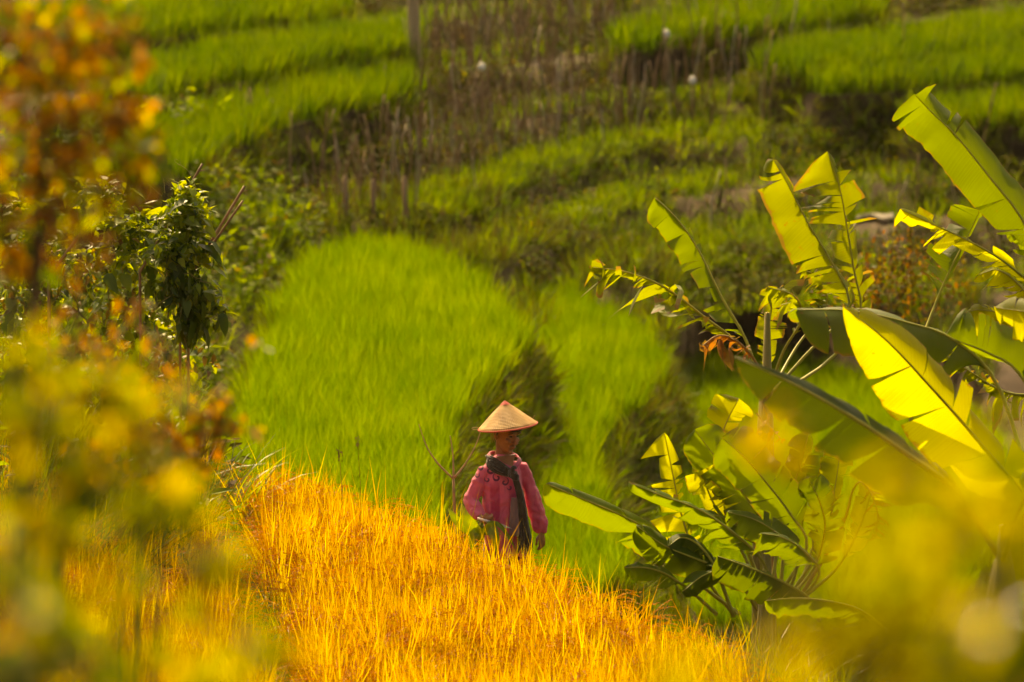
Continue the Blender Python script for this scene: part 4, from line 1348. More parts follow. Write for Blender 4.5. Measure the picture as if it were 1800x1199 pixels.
def crease(c):
    a = noise.noise(Vector((c.x * 16, c.y * 12, c.z * 7)))
    b2 = noise.noise(Vector((c.x * 30 + c.z * 22, c.y * 20, c.z * 14)))
    fold = .007 * math.sin((c.x * .8 + c.y) * 60 + 3 * a) * smooth(1.0, .75, c.z)
    k = 1.0 if abs(c.x) < .19 else 1.5
    b3 = noise.noise(Vector((c.x * 9 + c.z * 26, c.y * 9, c.z * 5 - c.x * 10)))
    return .007 * a + .002 * b2 + .006 * b3 * k + .6 * fold


solid('shirt', sb, M['shirt'], .0065, woman, 5, crease)
# collar with its open V neck
cb = MB()
NKR, NKL, VP = L_(856, 796, -.03), L_(905, 792, .03), L_(901, 816, -.125)
M['shirt_rim'] = cloth('collar_cloth', S3((.40, .05, .10), (.50, .07, .13), (.58, .10, .17)), 12, .4)
for a in ([L_(880, 796, .075), L_(866, 795, .055), L_(862, 798, -.01), L_(874, 807, -.085), VP], [L_(880, 796, .075), L_(895, 798, .075), L_(906, 800, .045), L_(910, 806, -.03), VP]):
    Q = catmull(a, 24)
    V, Fc = [], []
    for k, p in enumerate(Q):
        o_ = (p - L_(884, 800, .02)); o_.z = 0
        o_ = o_.normalized()
        for q in (p + Vector((0, 0, .004)), p + o_ * .010 + Vector((0, 0, .004)), p + o_ * .030 - Vector((0, 0, .020)), p + o_ * .022 - Vector((0, 0, .026)), p + o_ * .002 - Vector((0, 0, .01))):
            V.append(q)
    for k in range(24):
        for j in range(5):
            j2 = (j + 1) % 5
            Fc.append((k * 5 + j, k * 5 + j2, k * 5 + 5 + j2, k * 5 + 5 + j))
    cb.add(V, Fc)
obj('collar', cb.mesh('collar', M['shirt_rim'], smooth=True), woman)
# skin shown in the neck opening, a shallow wedge over the shirt front
vb = MB()
vp = [L_(872, 800, -.068), L_(906, 797, -.038), L_(903, 806, -.090), VP + Vector((0, -.006, 0)), L_(886, 809, -.104)]
vb.add(vp + [p + Vector((0, .03, 0)) for p in vp], [(0, 1, 2, 3, 4)] + [(i, 5 + i, 5 + (i + 1) % 5, (i + 1) % 5) for i in range(5)])
obj('neckline', vb.mesh('neckline', M['skin'], smooth=False), woman)

# trousers
tb = MB()
for hp, kn, an in ((L_(878, 950, .01), L_(868, 1020, -.10), Vector((-.10, .02, .14))), (L_(905, 950, .04), L_(912, 1018, .02), Vector((.08, .22, .15)))):
    tb.tube([hp + Vector((0, 0, .06)), hp, hp.lerp(kn, .5), kn, kn.lerp(an, .6), an], [.10, .112, .10, .085, .078, .074], 14)
tb.tube([L_(891, 940, .02), L_(891, 972, .02)], [(.15, .105, CS), (.14, .10, CS)], 16)
solid('trousers', tb, M['trousers'], .009, woman, 5, lambda c: .008 * noise.noise(Vector((c.x * 18, c.y * 18, c.z * 8))))

# scarf worn as a sling: strands from the right shoulder to a knot on the breast, tails hanging
sb = MB()
KN = L_(903, 828, -.155)
for k in range(9):
    o_ = (k - 4) * .0085
    dn = Vector((-.35, 0, -.9)) * o_
    bk = .006 * (k % 2) - .004 * ((k - 4) / 4) ** 2
    sb.tube(catmull([L_(878, 850, .15) + dn * .5, L_(868, 818, .09) + dn * .6, L_(860, 802, .03) + Vector((o_ * .7, 0, 0)), L_(858, 806, -.04 - bk) + dn * .8, L_(868, 812, -.102 - bk) + dn * 1.25, L_(884, 820, -.138 - bk) + dn * 1.1, KN + dn * .6], 24),
            [(.0085 + .0022 * math.sin(k * 2.3 + j * .5)) for j in range(25)], 7)
for k in range(4):                     # knot: wraps of cloth around each other
    a_ = k * .8
    sb.tube(catmull([KN + Vector((-.034, -.004, .030 - .012 * k)), KN + Vector((-.012, -.032, .016 - .011 * k)), KN + Vector((.018, -.030, .002 - .010 * k)), KN + Vector((.034, -.002, -.012 - .008 * k))], 10), [.010 + .002 * math.sin(a_ + j) for j in range(11)], 7)
sb.tube([KN + Vector((0, .012, .02)), KN + Vector((.004, .0, -.005)), KN + Vector((.012, .004, -.035))], [.024, .028, .022], 10)
sb.tube(catmull([KN + Vector((.0, -.01, .01)), KN + Vector((-.010, -.020, .040)), KN + Vector((.004, -.012, .058)), KN + Vector((.020, -.006, .048))], 8), [.014, .017, .018, .018, .017, .015, .013, .010, .006], 9)
for k in range(9):
    x = (k - 4) * .0068
    z0 = .010 * (k % 2) - .004 * ((k - 4) / 4) ** 2
    sb.tube(catmull([KN + Vector((x * .6 + .010, -.004, -.012)), L_(909 + k * 1.15, 862, -.158 - z0), L_(912 + k * 1.75, 905, -.150 - z0), L_(911 + k * 2.7, 942, -.140 - z0), L_(910 + k * 3.0, 966 - (k % 3) * 5, -.13)], 20),
            [(.0078 + .0050 * j / 20 + .0018 * math.sin(j * .7 + k * 1.9)) for j in range(21)], 7)
obj('scarf', sb.mesh('scarf', M['scarf'], smooth=True), woman)
sb = MB()
for k in range(5):
    x = k * 3.2
    sb.tube(catmull([L_(901 + x * .5, 868, -.152), L_(898 + x, 895, -.156), L_(897 + x * 1.15, 918, -.154), L_(897 + x * 1.2, 934 + 2 * (k % 2), -.148)], 14), [.008 + .0035 * j / 14 + .002 * math.sin(j + 2 * k) for j in range(15)], 8)
solid('sling_lining', sb, M['sling'], .0055, woman, 3)

# the conical hat
HB = L_(892.5, 748, -.02)                # middle of the brim
AP = L_(887, 703.5, -.02)
ax = (AP - HB)
hh = ax.length
ax.normalize()
hx = (L_(944, 740, -.02) - L_(841, 756, -.02)); hx = (hx - ax * hx.dot(ax)).normalized()
hy = ax.cross(hx).normalized()
Rr = .2185
NS = 72
prof = [(1.0, 0), (.985, .004), (.90, .018 / hh * hh), (.75, 0), (.5, 0), (.25, 0), (.1, 0), (.02, 0)]
V, Fc, UV = [], [], []
rings = [1.0, .9, .78, .62, .46, .3, .16, .06, .012]
for sgn, off in ((1, 0.0), (-1, -.007)):
    for rr in rings:
        for k in range(NS):
            q = 2 * math.pi * k / NS
            sag = .010 * math.sin(math.pi * rr) * 1.0
            V.append(HB + (hx * math.cos(q) + hy * math.sin(q)) * Rr * rr * (1 if sgn > 0 else .992) + ax * (hh * (1 - rr) + sag * .4 + off + .0016 * math.sin(q * 9) * rr + .006 * rr * noise.noise(Vector((math.cos(q) * 2, math.sin(q) * 2, rr * 2)))))
            UV.append((k / NS * 1.0, rr))
nr = len(rings)
for j in range(nr - 1):
    for k in range(NS):
        k2 = (k + 1) % NS
        Fc.append((j * NS + k, j * NS + k2, (j + 1) * NS + k2, (j + 1) * NS + k))
        o_ = nr * NS
        Fc.append((o_ + j * NS + k, o_ + (j + 1) * NS + k, o_ + (j + 1) * NS + k2, o_ + j * NS + k2))
for k in range(NS):
    Fc.append((k, nr * NS + k, nr * NS + (k + 1) % NS, (k + 1) % NS))
Fc.append(tuple((nr - 1) * NS + k for k in range(NS)))
hat = obj('hat', mesh('hat', V, Fc, M['hat'], None, UV, True), woman)
hat['label'] = 'pointed woven bamboo hat with red rim'
rb = MB()
rb.tube([HB + (hx * math.cos(2 * math.pi * k / 72) + hy * math.sin(2 * math.pi * k / 72)) * Rr * 1.002 for k in range(73)], [(.0040, .0055)] * 73, 8, 0, False)
obj('rim', rb.mesh('rim', M['hat_red'], smooth=True), hat)
V, Fc = [], []
for j, rr in enumerate((.012, .10, .13)):     # red patch on the apex with a toothed lower edge
    for k in range(24):
        q = 2 * math.pi * k / 24
        r2 = rr + (.05 if (j == 2 and k % 2) else 0)
        V.append(HB + (hx * math.cos(q) + hy * math.sin(q)) * Rr * r2 * 1.03 + ax * (hh * (1 - r2) + .004))
Fc = [(j * 24 + k, j * 24 + (k + 1) % 24, (j + 1) * 24 + (k + 1) % 24, (j + 1) * 24 + k) for j in range(2) for k in range(24)] + [tuple(range(24))]
obj('apex_patch', mesh('apex_patch', V, Fc, M['hat_red']), hat)
tb = MB()
lc = HB - hx * (Rr + .018) + ax * .014
tb.tube([lc + hx * (.026 * math.cos(q)) + ax * (.008 * math.sin(q) - .003 * math.cos(q)) - hy * .01 for q in [2 * math.pi * k / 18 for k in range(19)]], .0022, 5, 0, False)
tb.tube([HB + hx * Rr * .86 + ax * .035, HB + hx * Rr * .92 + ax * .052, HB + hx * Rr * .99 + ax * .060], [.002, .0018, .0008], 5)
obj('tie_loop', tb.mesh('tie_loop', M['wisp'], smooth=True), hat)

# harvest knife and the leaf bundle she carries
K0, K1 = L_(846, 901, -.285), L_(900, 916, -.31)
kn = empty('harvest_knife', FEET + K0, 'pale-handled harvest knife in the hand of the woman', 'knife')
b = MB(); dkn = K1 - K0
b.tube([dkn * -.12, dkn * .15, dkn * .38], [.009, .011, .009], 10)
obj('handle', b.mesh('handle', M['handle'], smooth=True), kn)
b = MB()
up_ = Vector((.1, 0, 1))
bl = [dkn * .36 + up_ * .008, dkn * .7 + up_ * .012, dkn * 1.0 + up_ * .0, dkn * .7 - up_ * .010, dkn * .36 - up_ * .008]
b.add(bl + [p + Vector((0, .003, 0)) for p in bl], [(0, 1, 2, 3, 4), (9, 8, 7, 6, 5)] + [(i, (i + 1) % 5, 5 + (i + 1) % 5, 5 + i) for i in range(5)])
obj('blade', b.mesh('blade', M['steel']), kn)

M['bundle_leaf'] = foliage('bundle_leaf', S3((.09, .15, .012), (.13, .20, .015), (.18, .25, .02)), S3((.22, .36, .008), (.34, .46, .01), (.46, .54, .012)), .45, .4, .4, 4)
bd = empty('leaf_bundle', FEET + L_(850, 930, -.28), 'bundle of broad green leaves held by the woman at her hip', 'leaf bundle')
BO = L_(850, 930, -.28)


def broad(pts, wd, seed, parent, O, mat, name='leaf'):
    Q = catmull(pts, 16)
    V, Fc = [], []
    for k, p in enumerate(Q):
        f = k / 16
        T = (Q[min(16, k + 1)] - Q[max(0, k - 1)]).normalized()
        S = T.cross(Vector((0, -1, .25))).normalized()
        N = S.cross(T)
        wk = wd * (math.sin(math.pi * min(1, (.04 + .96 * f) ** .75)) ** .7 if f < 1 else 0)
        for s in (-1, -.5, 0, .5, 1):
            V.append(p - O + S * s * wk + N * (.25 * wk * abs(s) + .012 * noise.noise(Vector((f * 6, s, seed)))))
    for k in range(16):
        for j in range(4):
            a = k * 5 + j
            Fc.append((a, a + 1, a + 6, a + 5))
    return obj(name, mesh(name, V, Fc, mat, smooth=True), parent)


broad([L_(850, 935, -.28), L_(832, 915, -.30), L_(818, 896, -.28), L_(812, 876, -.22)], .045, 1, bd, BO, M['bundle_leaf'])
broad([L_(848, 935, -.27), L_(826, 920, -.26), L_(804, 905, -.24), L_(788, 884, -.2)], .04, 2, bd, BO, M['bundle_leaf'])
broad([L_(852, 925, -.30), L_(862, 915, -.33), L_(870, 930, -.36), L_(874, 958, -.36)], .042, 3, bd, BO, M['bundle_leaf'])
broad([L_(856, 905, -.30), L_(876, 908, -.33), L_(892, 926, -.35), L_(906, 950, -.34)], .016, 4, bd, BO, M['bundle_leaf'])
broad([L_(850, 935, -.30), L_(838, 920, -.33), L_(830, 935, -.35), L_(832, 955, -.34)], .03, 5, bd, BO, M['bundle_leaf'])
b = MB()
for k in range(4):
    b.tube(catmull([L_(850, 930, -.28) - BO, L_(856 + 6 * k, 912, -.30) - BO, L_(872 + 9 * k, 918 + 8 * k, -.33) - BO], 8), [.005 - .0004 * j for j in range(9)], 6)
obj('stalk', b.mesh('stalk', M['midrib'], smooth=True), bd)

# bare forked branch behind the woman
br = empty('bare_branch', at(792, 930, 60.8), 'bare forked branch sticking up left of the woman', 'branch')
br.location.z = gz(br.location.x, br.location.y)
O = br.location
b = MB()
FK = at(797, 842, 60.8) - O
b.tube(catmull([Vector((0, 0, -.1)), FK.lerp(Vector((0, 0, 0)), .5) + Vector((.02, 0, 0)), FK], 8), [.014 - .0005 * k for k in range(9)], 8)
obj('stem', b.mesh('stem', M['post_wood'], smooth=True), br)
for tips in ([(797, 842), (770, 815), (750, 785), (736, 745)], [(797, 842), (818, 815), (835, 785), (846, 755)], [(797, 842), (796, 800), (791, 765)]):
    b = MB(); Q = catmull([at(x, y, 60.8) - O for x, y in tips], 12)
    b.tube(Q, [.009 - .0005 * k for k in range(13)], 7)
    obj('twig', b.mesh('twig', M['post_wood'], smooth=True), br)

# ------------------------------------------------------------------ bean vines on the near trellis (left)
M['bean_bright'] = foliage('bean_bright', S3((.09, .14, .010), (.14, .20, .014), (.20, .24, .018)), S3((.26, .36, .008), (.42, .48, .010), (.56, .56, .014)), .45, .4, .25, 4)
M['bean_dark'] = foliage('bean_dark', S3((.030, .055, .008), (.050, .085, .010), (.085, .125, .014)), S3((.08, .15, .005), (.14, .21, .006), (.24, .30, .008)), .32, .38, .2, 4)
M['bean_dry'] = foliage('bean_dry', S3((.10, .06, .015), (.18, .11, .02), (.26, .16, .03)), S3((.20, .12, .01), (.32, .20, .012), (.42, .28, .02)), .4, .5, .3, 4)
M['vine_stem'] = surface('vine_stem', S3((.10, .09, .02), (.17, .15, .03), (.25, .22, .045)), 10, .5, .1)
M['bark'] = surface('bark', S3((.05, .028, .012), (.09, .05, .02), (.14, .08, .035)), 8, .85, .5)


def leaf_meshes(mat, L, W, n=3, name='leaf'):
    out = []
    for _ in range(n):
        V, Fc = leaf_shape(L, W, random.uniform(.05, .4), random.uniform(.15, .55), n=6)
        tw = random.uniform(-.3, .3)
        V = [(x, y + tw * x * x / L * .6, z + .03 * L * math.sin(9 * x / L + y * 40)) for x, y, z in V]
        V.append((0, 0, 0)); V.append((-L * .35, .001, -.02 * L)); V.append((-L * .35, -.001, -.02 * L))
        k = len(V)
        Fc = Fc + [(k - 3, k - 2, k - 1)]
        out.append(mesh(name, V, Fc, mat, smooth=True))
    return out


BL = {'bright': leaf_meshes(M['bean_bright'], .105, .068), 'dark': leaf_meshes(M['bean_dark'], .15, .072), 'dry': leaf_meshes(M['bean_dry'], .07, .045), 'small': leaf_meshes(M['bean_bright'], .05, .03)}


def put_leaf(root, me, p, out_dir, droop, s, name='leaf'):
    """leaf on its stalk at p: the tip points along out_dir, tipped down by droop; the blade faces up"""
    a = math.atan2(out_dir.y, out_dir.x)
    o = bpy.data.objects.new(name, me)
    sc.collection.objects.link(o)
    o.parent = root
    o.location = p - root.location
    o.rotation_euler = (Matrix.Rotation(a, 3, 'Z') @ Matrix.Rotation(droop, 3, 'Y') @ Matrix.Rotation(random.gauss(0, .45), 3, 'X')).to_euler()
    o.scale = (s, s, s)
    return o


def vine(label, base, blobs, stems, seed, name='bean_vine', cat='bean vine', group='bean vines on the near trellis'):
    """blobs: (px, py, depth, rx, ry, rz in m, n leaves, mix of kinds, droop)"""
    random.seed(seed)
    r_ = empty(name, base, label, cat, group)
    O = r_.location
    for px, py, d, rx, ry, rz, n, mix, droop in blobs:
        C = at(px, py, d)
        for _ in range(n):
            v = Vector((random.gauss(0, 1), random.gauss(0, 1), random.gauss(0, 1))).normalized()
            rr = random.random() ** .45
            p = C + Vector((v.x * rx, v.y * ry, v.z * rz)) * rr
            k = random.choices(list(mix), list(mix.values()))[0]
            dr = random.gauss(droop, .5) - (.5 if v.z > .5 else 0)
            put_leaf(r_, random.choice(BL[k]), p, Vector((v.x + random.gauss(0, .4), v.y + random.gauss(0, .4), 0)), dr, random.uniform(.65, 1.35))
    b = MB()                          # the tangle inside, too fine to pick apart
    for px, py, d, rx, ry, rz, n, mix, droop in blobs:
        C = at(px, py, d) - O
        for _ in range(n * 4):
            v = Vector((random.gauss(0, 1), random.gauss(0, 1), random.gauss(0, 1))).normalized() * random.random() ** .5 * .95
            lv, lf = leaf_shape(.075 * random.uniform(.6, 1.3), .042, random.uniform(0, .4), random.uniform(0, .6), n=3)
            mt = Matrix.Translation(C + Vector((v.x * rx, v.y * ry, v.z * rz))) @ Matrix.Rotation(random.uniform(0, 6.28), 4, 'Z') @ Matrix.Rotation(random.gauss(droop, .6), 4, 'Y') @ Matrix.Rotation(random.gauss(0, .5), 4, 'X')
            k = random.choices(list(mix), list(mix.values()))[0]
            b.add([mt @ Vector(q) for q in lv], lf, {'bright': 0, 'small': 0, 'dark': 1, 'dry': 2}[k])
    obj('foliage', b.mesh('foliage', [M['bean_bright'], M['bean_dark'], M['bean_dry']]), r_)['kind'] = 'stuff'
    for line in stems:
        b = MB()
        P = catmull([at(*q) - O for q in line], 10 * (len(line) - 1))
        P = [p + Vector((.02 * math.sin(i * 1.1 + seed), .02 * math.cos(i * 1.1), .012 * math.sin(i * .7))) for i, p in enumerate(P)]
        b.tube(P, [.006 - .004 * i / len(P) for i in range(len(P))], 6)
        obj('stem', b.mesh('stem', M['vine_stem'], smooth=True), r_)
    return r_


def tendril(root, pts, r=.0028, curl=True):
    O = root.location
    P = catmull([at(*q) - O for q in pts], 14)
    if curl:
        e = P[-1]; T = (P[-1] - P[-2]).normalized()
        for k in range(8):
            q = k * .8
            P.append(e + T * .02 * math.sin(q) + Vector((.018 * (1 - math.cos(q)), 0, .012 * math.sin(q))))
    b = MB()
    b.tube(P, [r * (1 - .6 * k / len(P)) for k in range(len(P))], 5)
    obj('tendril', b.mesh('tendril', M['vine_stem'], smooth=True), root)


def foot(px, d, dx=0):
    p = at(px, 900, d)
    return Vector((p.x + dx, p.y, gz(p.x + dx, p.y)))


def stake(a, bq, label, r=.011, mat='bamboo'):
    A, B = at(*a), at(*bq)
    dirn = (A - B).normalized()
    f = A + dirn * .45
    f.z = gz(f.x, f.y)
    o = empty('trellis_stake', f, label, 'stake', 'stakes of the near trellis')
    b = MB()
    K = A + dirn * .45
    P = [f.lerp(K, k / 6) - f for k in range(6)] + [K.lerp(B, k / 12) - f for k in range(13)]
    b.tube(P, [r * (1.1 - .2 * k / 18) for k in range(19)], 8)
    obj('cane', b.mesh('cane', M[mat], smooth=True), o)
    b = MB()
    q = A.lerp(B, .85) - f
    b.tube([q, q + Vector((.03, 0, .012)), q + Vector((.05, 0, .014))], [r * .5, r * .4, r * .25], 6)
    obj('side_twig', b.mesh('side_twig', M[mat], smooth=True), o)


stake((386, 400, 59.8), (430, 327, 59.8), 'pale bamboo stake leaning out right of the vine clump, upper of two', .011)
stake((378, 423, 59.9), (427, 353, 59.9), 'darker bamboo stake right of the vine clump, lower of two', .009)
stake((300, 385, 59.9), (356, 288, 59.9), 'dark bamboo stake rising from the top of the vine clump', .010)
stake((150, 400, 60.2), (208, 322, 60.2), 'dark bamboo stake left of the vine clump', .012)

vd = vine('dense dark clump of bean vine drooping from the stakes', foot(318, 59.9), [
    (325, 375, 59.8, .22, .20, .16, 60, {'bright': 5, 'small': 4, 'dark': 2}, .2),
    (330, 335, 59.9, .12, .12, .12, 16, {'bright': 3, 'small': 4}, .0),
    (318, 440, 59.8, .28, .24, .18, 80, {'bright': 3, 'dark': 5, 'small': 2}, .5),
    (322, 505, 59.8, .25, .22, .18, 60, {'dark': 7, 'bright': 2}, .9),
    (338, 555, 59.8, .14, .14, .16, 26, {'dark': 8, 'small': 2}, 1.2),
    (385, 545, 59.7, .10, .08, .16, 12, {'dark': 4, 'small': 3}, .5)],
    [[(330, 760, 59.9), (325, 600, 59.8), (318, 480, 59.8), (330, 340, 59.9)], [(318, 480, 59.8), (370, 500, 59.7), (405, 545, 59.7)], [(300, 560, 59.8), (280, 480, 59.7), (250, 420, 59.8)]], 11)
for pts_ in ([(290, 340, 59.8), (285, 310, 59.8), (262, 280, 59.8)], [(285, 345, 59.8), (255, 322, 59.8), (240, 340, 59.8)], [(345, 330, 59.8), (330, 300, 59.8), (308, 285, 59.8)],
             [(320, 470, 59.6), (350, 490, 59.6), (368, 470, 59.6)], [(300, 520, 59.5), (275, 540, 59.5), (290, 565, 59.5)], [(320, 540, 59.5), (312, 570, 59.5), (295, 560, 59.5)]):
    tendril(vd, pts_)
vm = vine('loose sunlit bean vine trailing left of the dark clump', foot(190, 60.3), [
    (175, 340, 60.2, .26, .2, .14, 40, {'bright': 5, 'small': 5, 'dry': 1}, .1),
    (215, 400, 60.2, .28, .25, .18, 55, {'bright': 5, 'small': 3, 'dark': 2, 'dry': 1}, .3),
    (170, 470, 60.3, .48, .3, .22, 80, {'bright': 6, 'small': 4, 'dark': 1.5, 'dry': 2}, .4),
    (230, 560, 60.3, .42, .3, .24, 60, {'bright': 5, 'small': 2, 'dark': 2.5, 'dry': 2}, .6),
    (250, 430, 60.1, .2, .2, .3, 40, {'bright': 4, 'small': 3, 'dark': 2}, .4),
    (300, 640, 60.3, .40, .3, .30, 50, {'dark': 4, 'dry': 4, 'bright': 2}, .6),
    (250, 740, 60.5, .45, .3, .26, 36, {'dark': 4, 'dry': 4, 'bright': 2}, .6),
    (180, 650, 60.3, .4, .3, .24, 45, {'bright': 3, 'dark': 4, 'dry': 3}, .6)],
    [[(190, 800, 60.3), (180, 600, 60.3), (200, 450, 60.2), (160, 300, 60.2)], [(180, 600, 60.3), (120, 500, 60.2), (140, 380, 60.2)], [(200, 450, 60.2), (250, 400, 60.2), (262, 330, 60.1)]], 12)
for pts_ in ([(150, 330, 60.2), (130, 290, 60.1), (120, 268, 60.1)], [(160, 300, 60.2), (100, 280, 60.2), (65, 280, 60.2)], [(185, 300, 60.2), (178, 275, 60.2), (190, 272, 60.2)], [(150, 420, 60), (135, 370, 60), (145, 330, 60)]):
    tendril(vm, pts_)
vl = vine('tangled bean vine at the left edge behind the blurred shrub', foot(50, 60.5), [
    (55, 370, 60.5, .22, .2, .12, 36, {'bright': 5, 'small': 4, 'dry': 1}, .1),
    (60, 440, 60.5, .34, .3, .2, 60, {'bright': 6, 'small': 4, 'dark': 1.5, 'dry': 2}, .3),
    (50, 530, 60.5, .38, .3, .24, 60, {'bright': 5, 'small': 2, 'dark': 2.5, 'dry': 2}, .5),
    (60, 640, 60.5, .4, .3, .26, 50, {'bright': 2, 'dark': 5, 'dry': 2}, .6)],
    [[(60, 820, 60.5), (50, 600, 60.5), (60, 450, 60.5), (30, 340, 60.5)], [(50, 600, 60.5), (110, 480, 60.4), (90, 360, 60.4)]], 13)
for pts_ in ([(20, 360, 60.4), (12, 330, 60.4), (8, 318, 60.4)], [(30, 340, 60.4), (20, 325, 60.4), (30, 345, 60.4)]):
    tendril(vl, pts_)

# long grass on the bank under the trellis and along the bund
long_grass = variants('long_grass', [tuft('long_grass', [M['bank_grass'], M['bean_bright'], M['weed_brown']], 46, .75, .011, .16, .4, 1.9, 6, wm((6, 2, 2))) for _ in range(5)])
tall_weeds = variants('tall_weeds', [clump('tall_weed', WM, 60, .26, .7, .09, .04, wm((6, 3, 3, .3))) for _ in range(3)] + [tuft('rank_grass', [M['bank_grass'], M['weed_olive'], M['weed_brown']], 40, .8, .010, .2, .35, 1.6, 6, wm((5, 3, 3))) for _ in range(3)])
pts = []
for _ in range(900):
    x, y = random.uniform(-7.5, -2.4), random.uniform(57.0, 64.5)
    if x > -2.7 and y < 60.5 and random.random() < .7: continue
    pts.append((x, y, gz(x, y) - .03, random.uniform(.7, 1.4) * (1.15 if x < -2.6 else .9)))
scatter('trellis_undergrowth', pts, tall_weeds, 'dark tangled weeds under the bean trellis', 'weeds', (.8, 1.2), .2)
pts = []
Q = catmull(BUND, 80)
for p in Q:
    for _ in range(5):
        x, y = p.x + random.gauss(0, .13), p.y + random.gauss(0, .15)
        pts.append((x, y, gz(x, y) - .03, random.uniform(.4, .75)))
scatter('bund_grass', pts, long_grass, 'long green grass along the bund beside the golden rice', 'grass', (.8, 1.2), .25)
pts = []
for _ in range(420):
    f = random.random()
    p = RIGHT[0].lerp(RIGHT[-1], f) if f > .12 else RIGHT[0].lerp(RIDGE[8], f)
    x, y = p.x + abs(random.gauss(0, .5)), p.y + random.gauss(0, .6)
    pts.append((x, y, gz(x, y) - .03, random.uniform(.5, 1.0)))
scatter('verge_grass', pts, long_grass, 'rank grass between the ripe rice and the banana clump', 'grass', (.8, 1.2), .25)
# a tuft of long arching blades beside the ripe rice
p0 = on_z(392, 905, .35)
t_ = empty('grass_tuft', (p0.x, p0.y, gz(p0.x, p0.y)), 'tuft of long arching green grass at the corner of the golden rice', 'grass')
random.seed(21)
for k in range(46):
    b = MB()
    b.blade((random.gauss(0, .09), random.gauss(0, .12), 0), random.uniform(-1.1, 1.4), random.uniform(.75, 1.25), random.uniform(.010, .018), random.uniform(.05, .35), random.uniform(.8, 2.3), 9, 0)
    obj('blade', b.mesh('blade', M['bank_grass'] if k % 3 else M['bean_bright'], smooth=True), t_)

# a few weed stems that overtop the rice
for k, (px, py, d, lab) in enumerate(((596, 790, 61.2, 'seeding weed stem above the golden rice, leftmost'), (628, 768, 61.0, 'thin green grass stalk overtopping the golden rice'))):
    tp = at(px, py, d)
    f = Vector((tp.x - .03, tp.y, gz(tp.x, tp.y)))
    r_ = empty('weed_stem', f, lab, 'weed')
    b = MB(); b.tube(catmull([Vector((0, 0, 0)), (tp - f) * .5 + Vector((.04, 0, 0)), tp - f], 10), [.004 - .0002 * j for j in range(11)], 5)
    obj('stalk', b.mesh('stalk', M['bamboo'] if k == 0 else M['vine_stem']), r_)
    b = MB()
    for _ in range(14):
        a = random.uniform(0, 6.28)
        q = tp - f + Vector((random.gauss(0, .012), random.gauss(0, .012), random.uniform(-.09, .02)))
        b.tube([q, q + Vector((.008 * math.cos(a), .008 * math.sin(a), .012))], [.006, .002], 5)
    obj('seed_head', b.mesh('seed_head', M['bark' if k == 0 else 'vine_stem']), r_)

# orange shrub beyond the bananas
def shrub(name, label, base, boughs, leaves, kinds, seed, r0=.03, cat='shrub', leaf_sc=(.7, 1.4), droop=.5, bark='bark', group=None, k=1.0, fill=(), fmats=()):
    """boughs: pixel polylines (px, py, depth) that leave the base; leaves: (px, py, depth, radius m, n)"""
    random.seed(seed)
    r_ = empty(name, base, label, cat, group)
    O = r_.location
    for ln in boughs:
        P = [Vector((0, 0, -.1))] + [at(*q) - O for q in ln]
        Q = catmull(P, 8 * (len(P) - 1))
        b = MB()
        b.tube(Q, [max(.003, r0 * k * (1 - .85 * j / len(Q))) for j in range(len(Q))], 7)
        obj('branch', b.mesh('branch', M[bark], smooth=True), r_)
    tips = [at(*q) for ln in boughs for q in ln]
    for px, py, d, rad, n in leaves:
        C = at(px, py, d)
        near = min(tips, key=lambda t: (t - C).length)
        b = MB()
        b.tube(catmull([near - O, (near.lerp(C, .5)) - O + Vector((0, 0, -.02)), C - O], 6), [.006, .0055, .005, .0045, .004, .003, .002], 5)
        obj('twig', b.mesh('twig', M[bark]), r_)
        for _ in range(n):
            v = Vector((random.gauss(0, 1), random.gauss(0, 1), random.gauss(0, 1))).normalized() * rad * k * random.random() ** .5
            put_leaf(r_, random.choice(kinds), C + v, v + Vector((random.gauss(0, .3) * rad, random.gauss(0, .3) * rad, 0)), random.gauss(droop, .55), random.uniform(*leaf_sc) * k)
    if fill:                          # the mass of smaller leaves behind, too many to pick apart
        b = MB()
        for px, py, d, rad, n in fill:
            C = at(px, py, d) - O
            for _ in range(n):
                v = Vector((random.gauss(0, 1), random.gauss(0, 1), random.gauss(0, 1))).normalized() * rad * random.random() ** .45
                lv, lf = leaf_shape(.075 * k * random.uniform(.5, 1.2), .042 * k, random.uniform(0, .4), random.uniform(0, .6), n=3)
                mt = Matrix.Translation(C + v) @ Matrix.Rotation(random.uniform(0, 6.28), 4, 'Z') @ Matrix.Rotation(random.gauss(droop, .7), 4, 'Y') @ Matrix.Rotation(random.gauss(0, .5), 4, 'X')
                b.add([mt @ Vector(q) for q in lv], lf, random.randrange(len(fmats)))
        obj('foliage', b.mesh('foliage', [M[m_] for m_ in fmats]), r_)['kind'] = 'stuff'
    return r_


M['leaf_orange'] = foliage('leaf_orange', S3((.26, .09, .012), (.36, .15, .015), (.42, .22, .02)), S3((.55, .18, .006), (.72, .30, .008), (.80, .45, .01)), .5, .5, .06, 5)
M['leaf_brown'] = foliage('leaf_brown', S3((.12, .05, .012), (.18, .08, .016), (.26, .12, .02)), S3((.24, .09, .006), (.36, .15, .008), (.5, .24, .01)), .45, .5, .06, 5)
M['leaf_lime'] = foliage('leaf_lime', S3((.14, .17, .010), (.20, .22, .012), (.26, .26, .014)), S3((.42, .46, .005), (.56, .56, .006), (.74, .66, .008)), .58, .5, .06, 5)
M['leaf_green'] = foliage('leaf_green', S3((.035, .06, .008), (.06, .095, .010), (.10, .14, .012)), S3((.10, .18, .004), (.20, .29, .005), (.34, .40, .007)), .42, .5, .06, 5)
M['leaf_yellow'] = foliage('leaf_yellow', S3((.30, .24, .012), (.36, .28, .012), (.42, .30, .012)), S3((.80, .62, .006), (.88, .68, .006), (.92, .62, .006)), .62, .5, .06, 5)
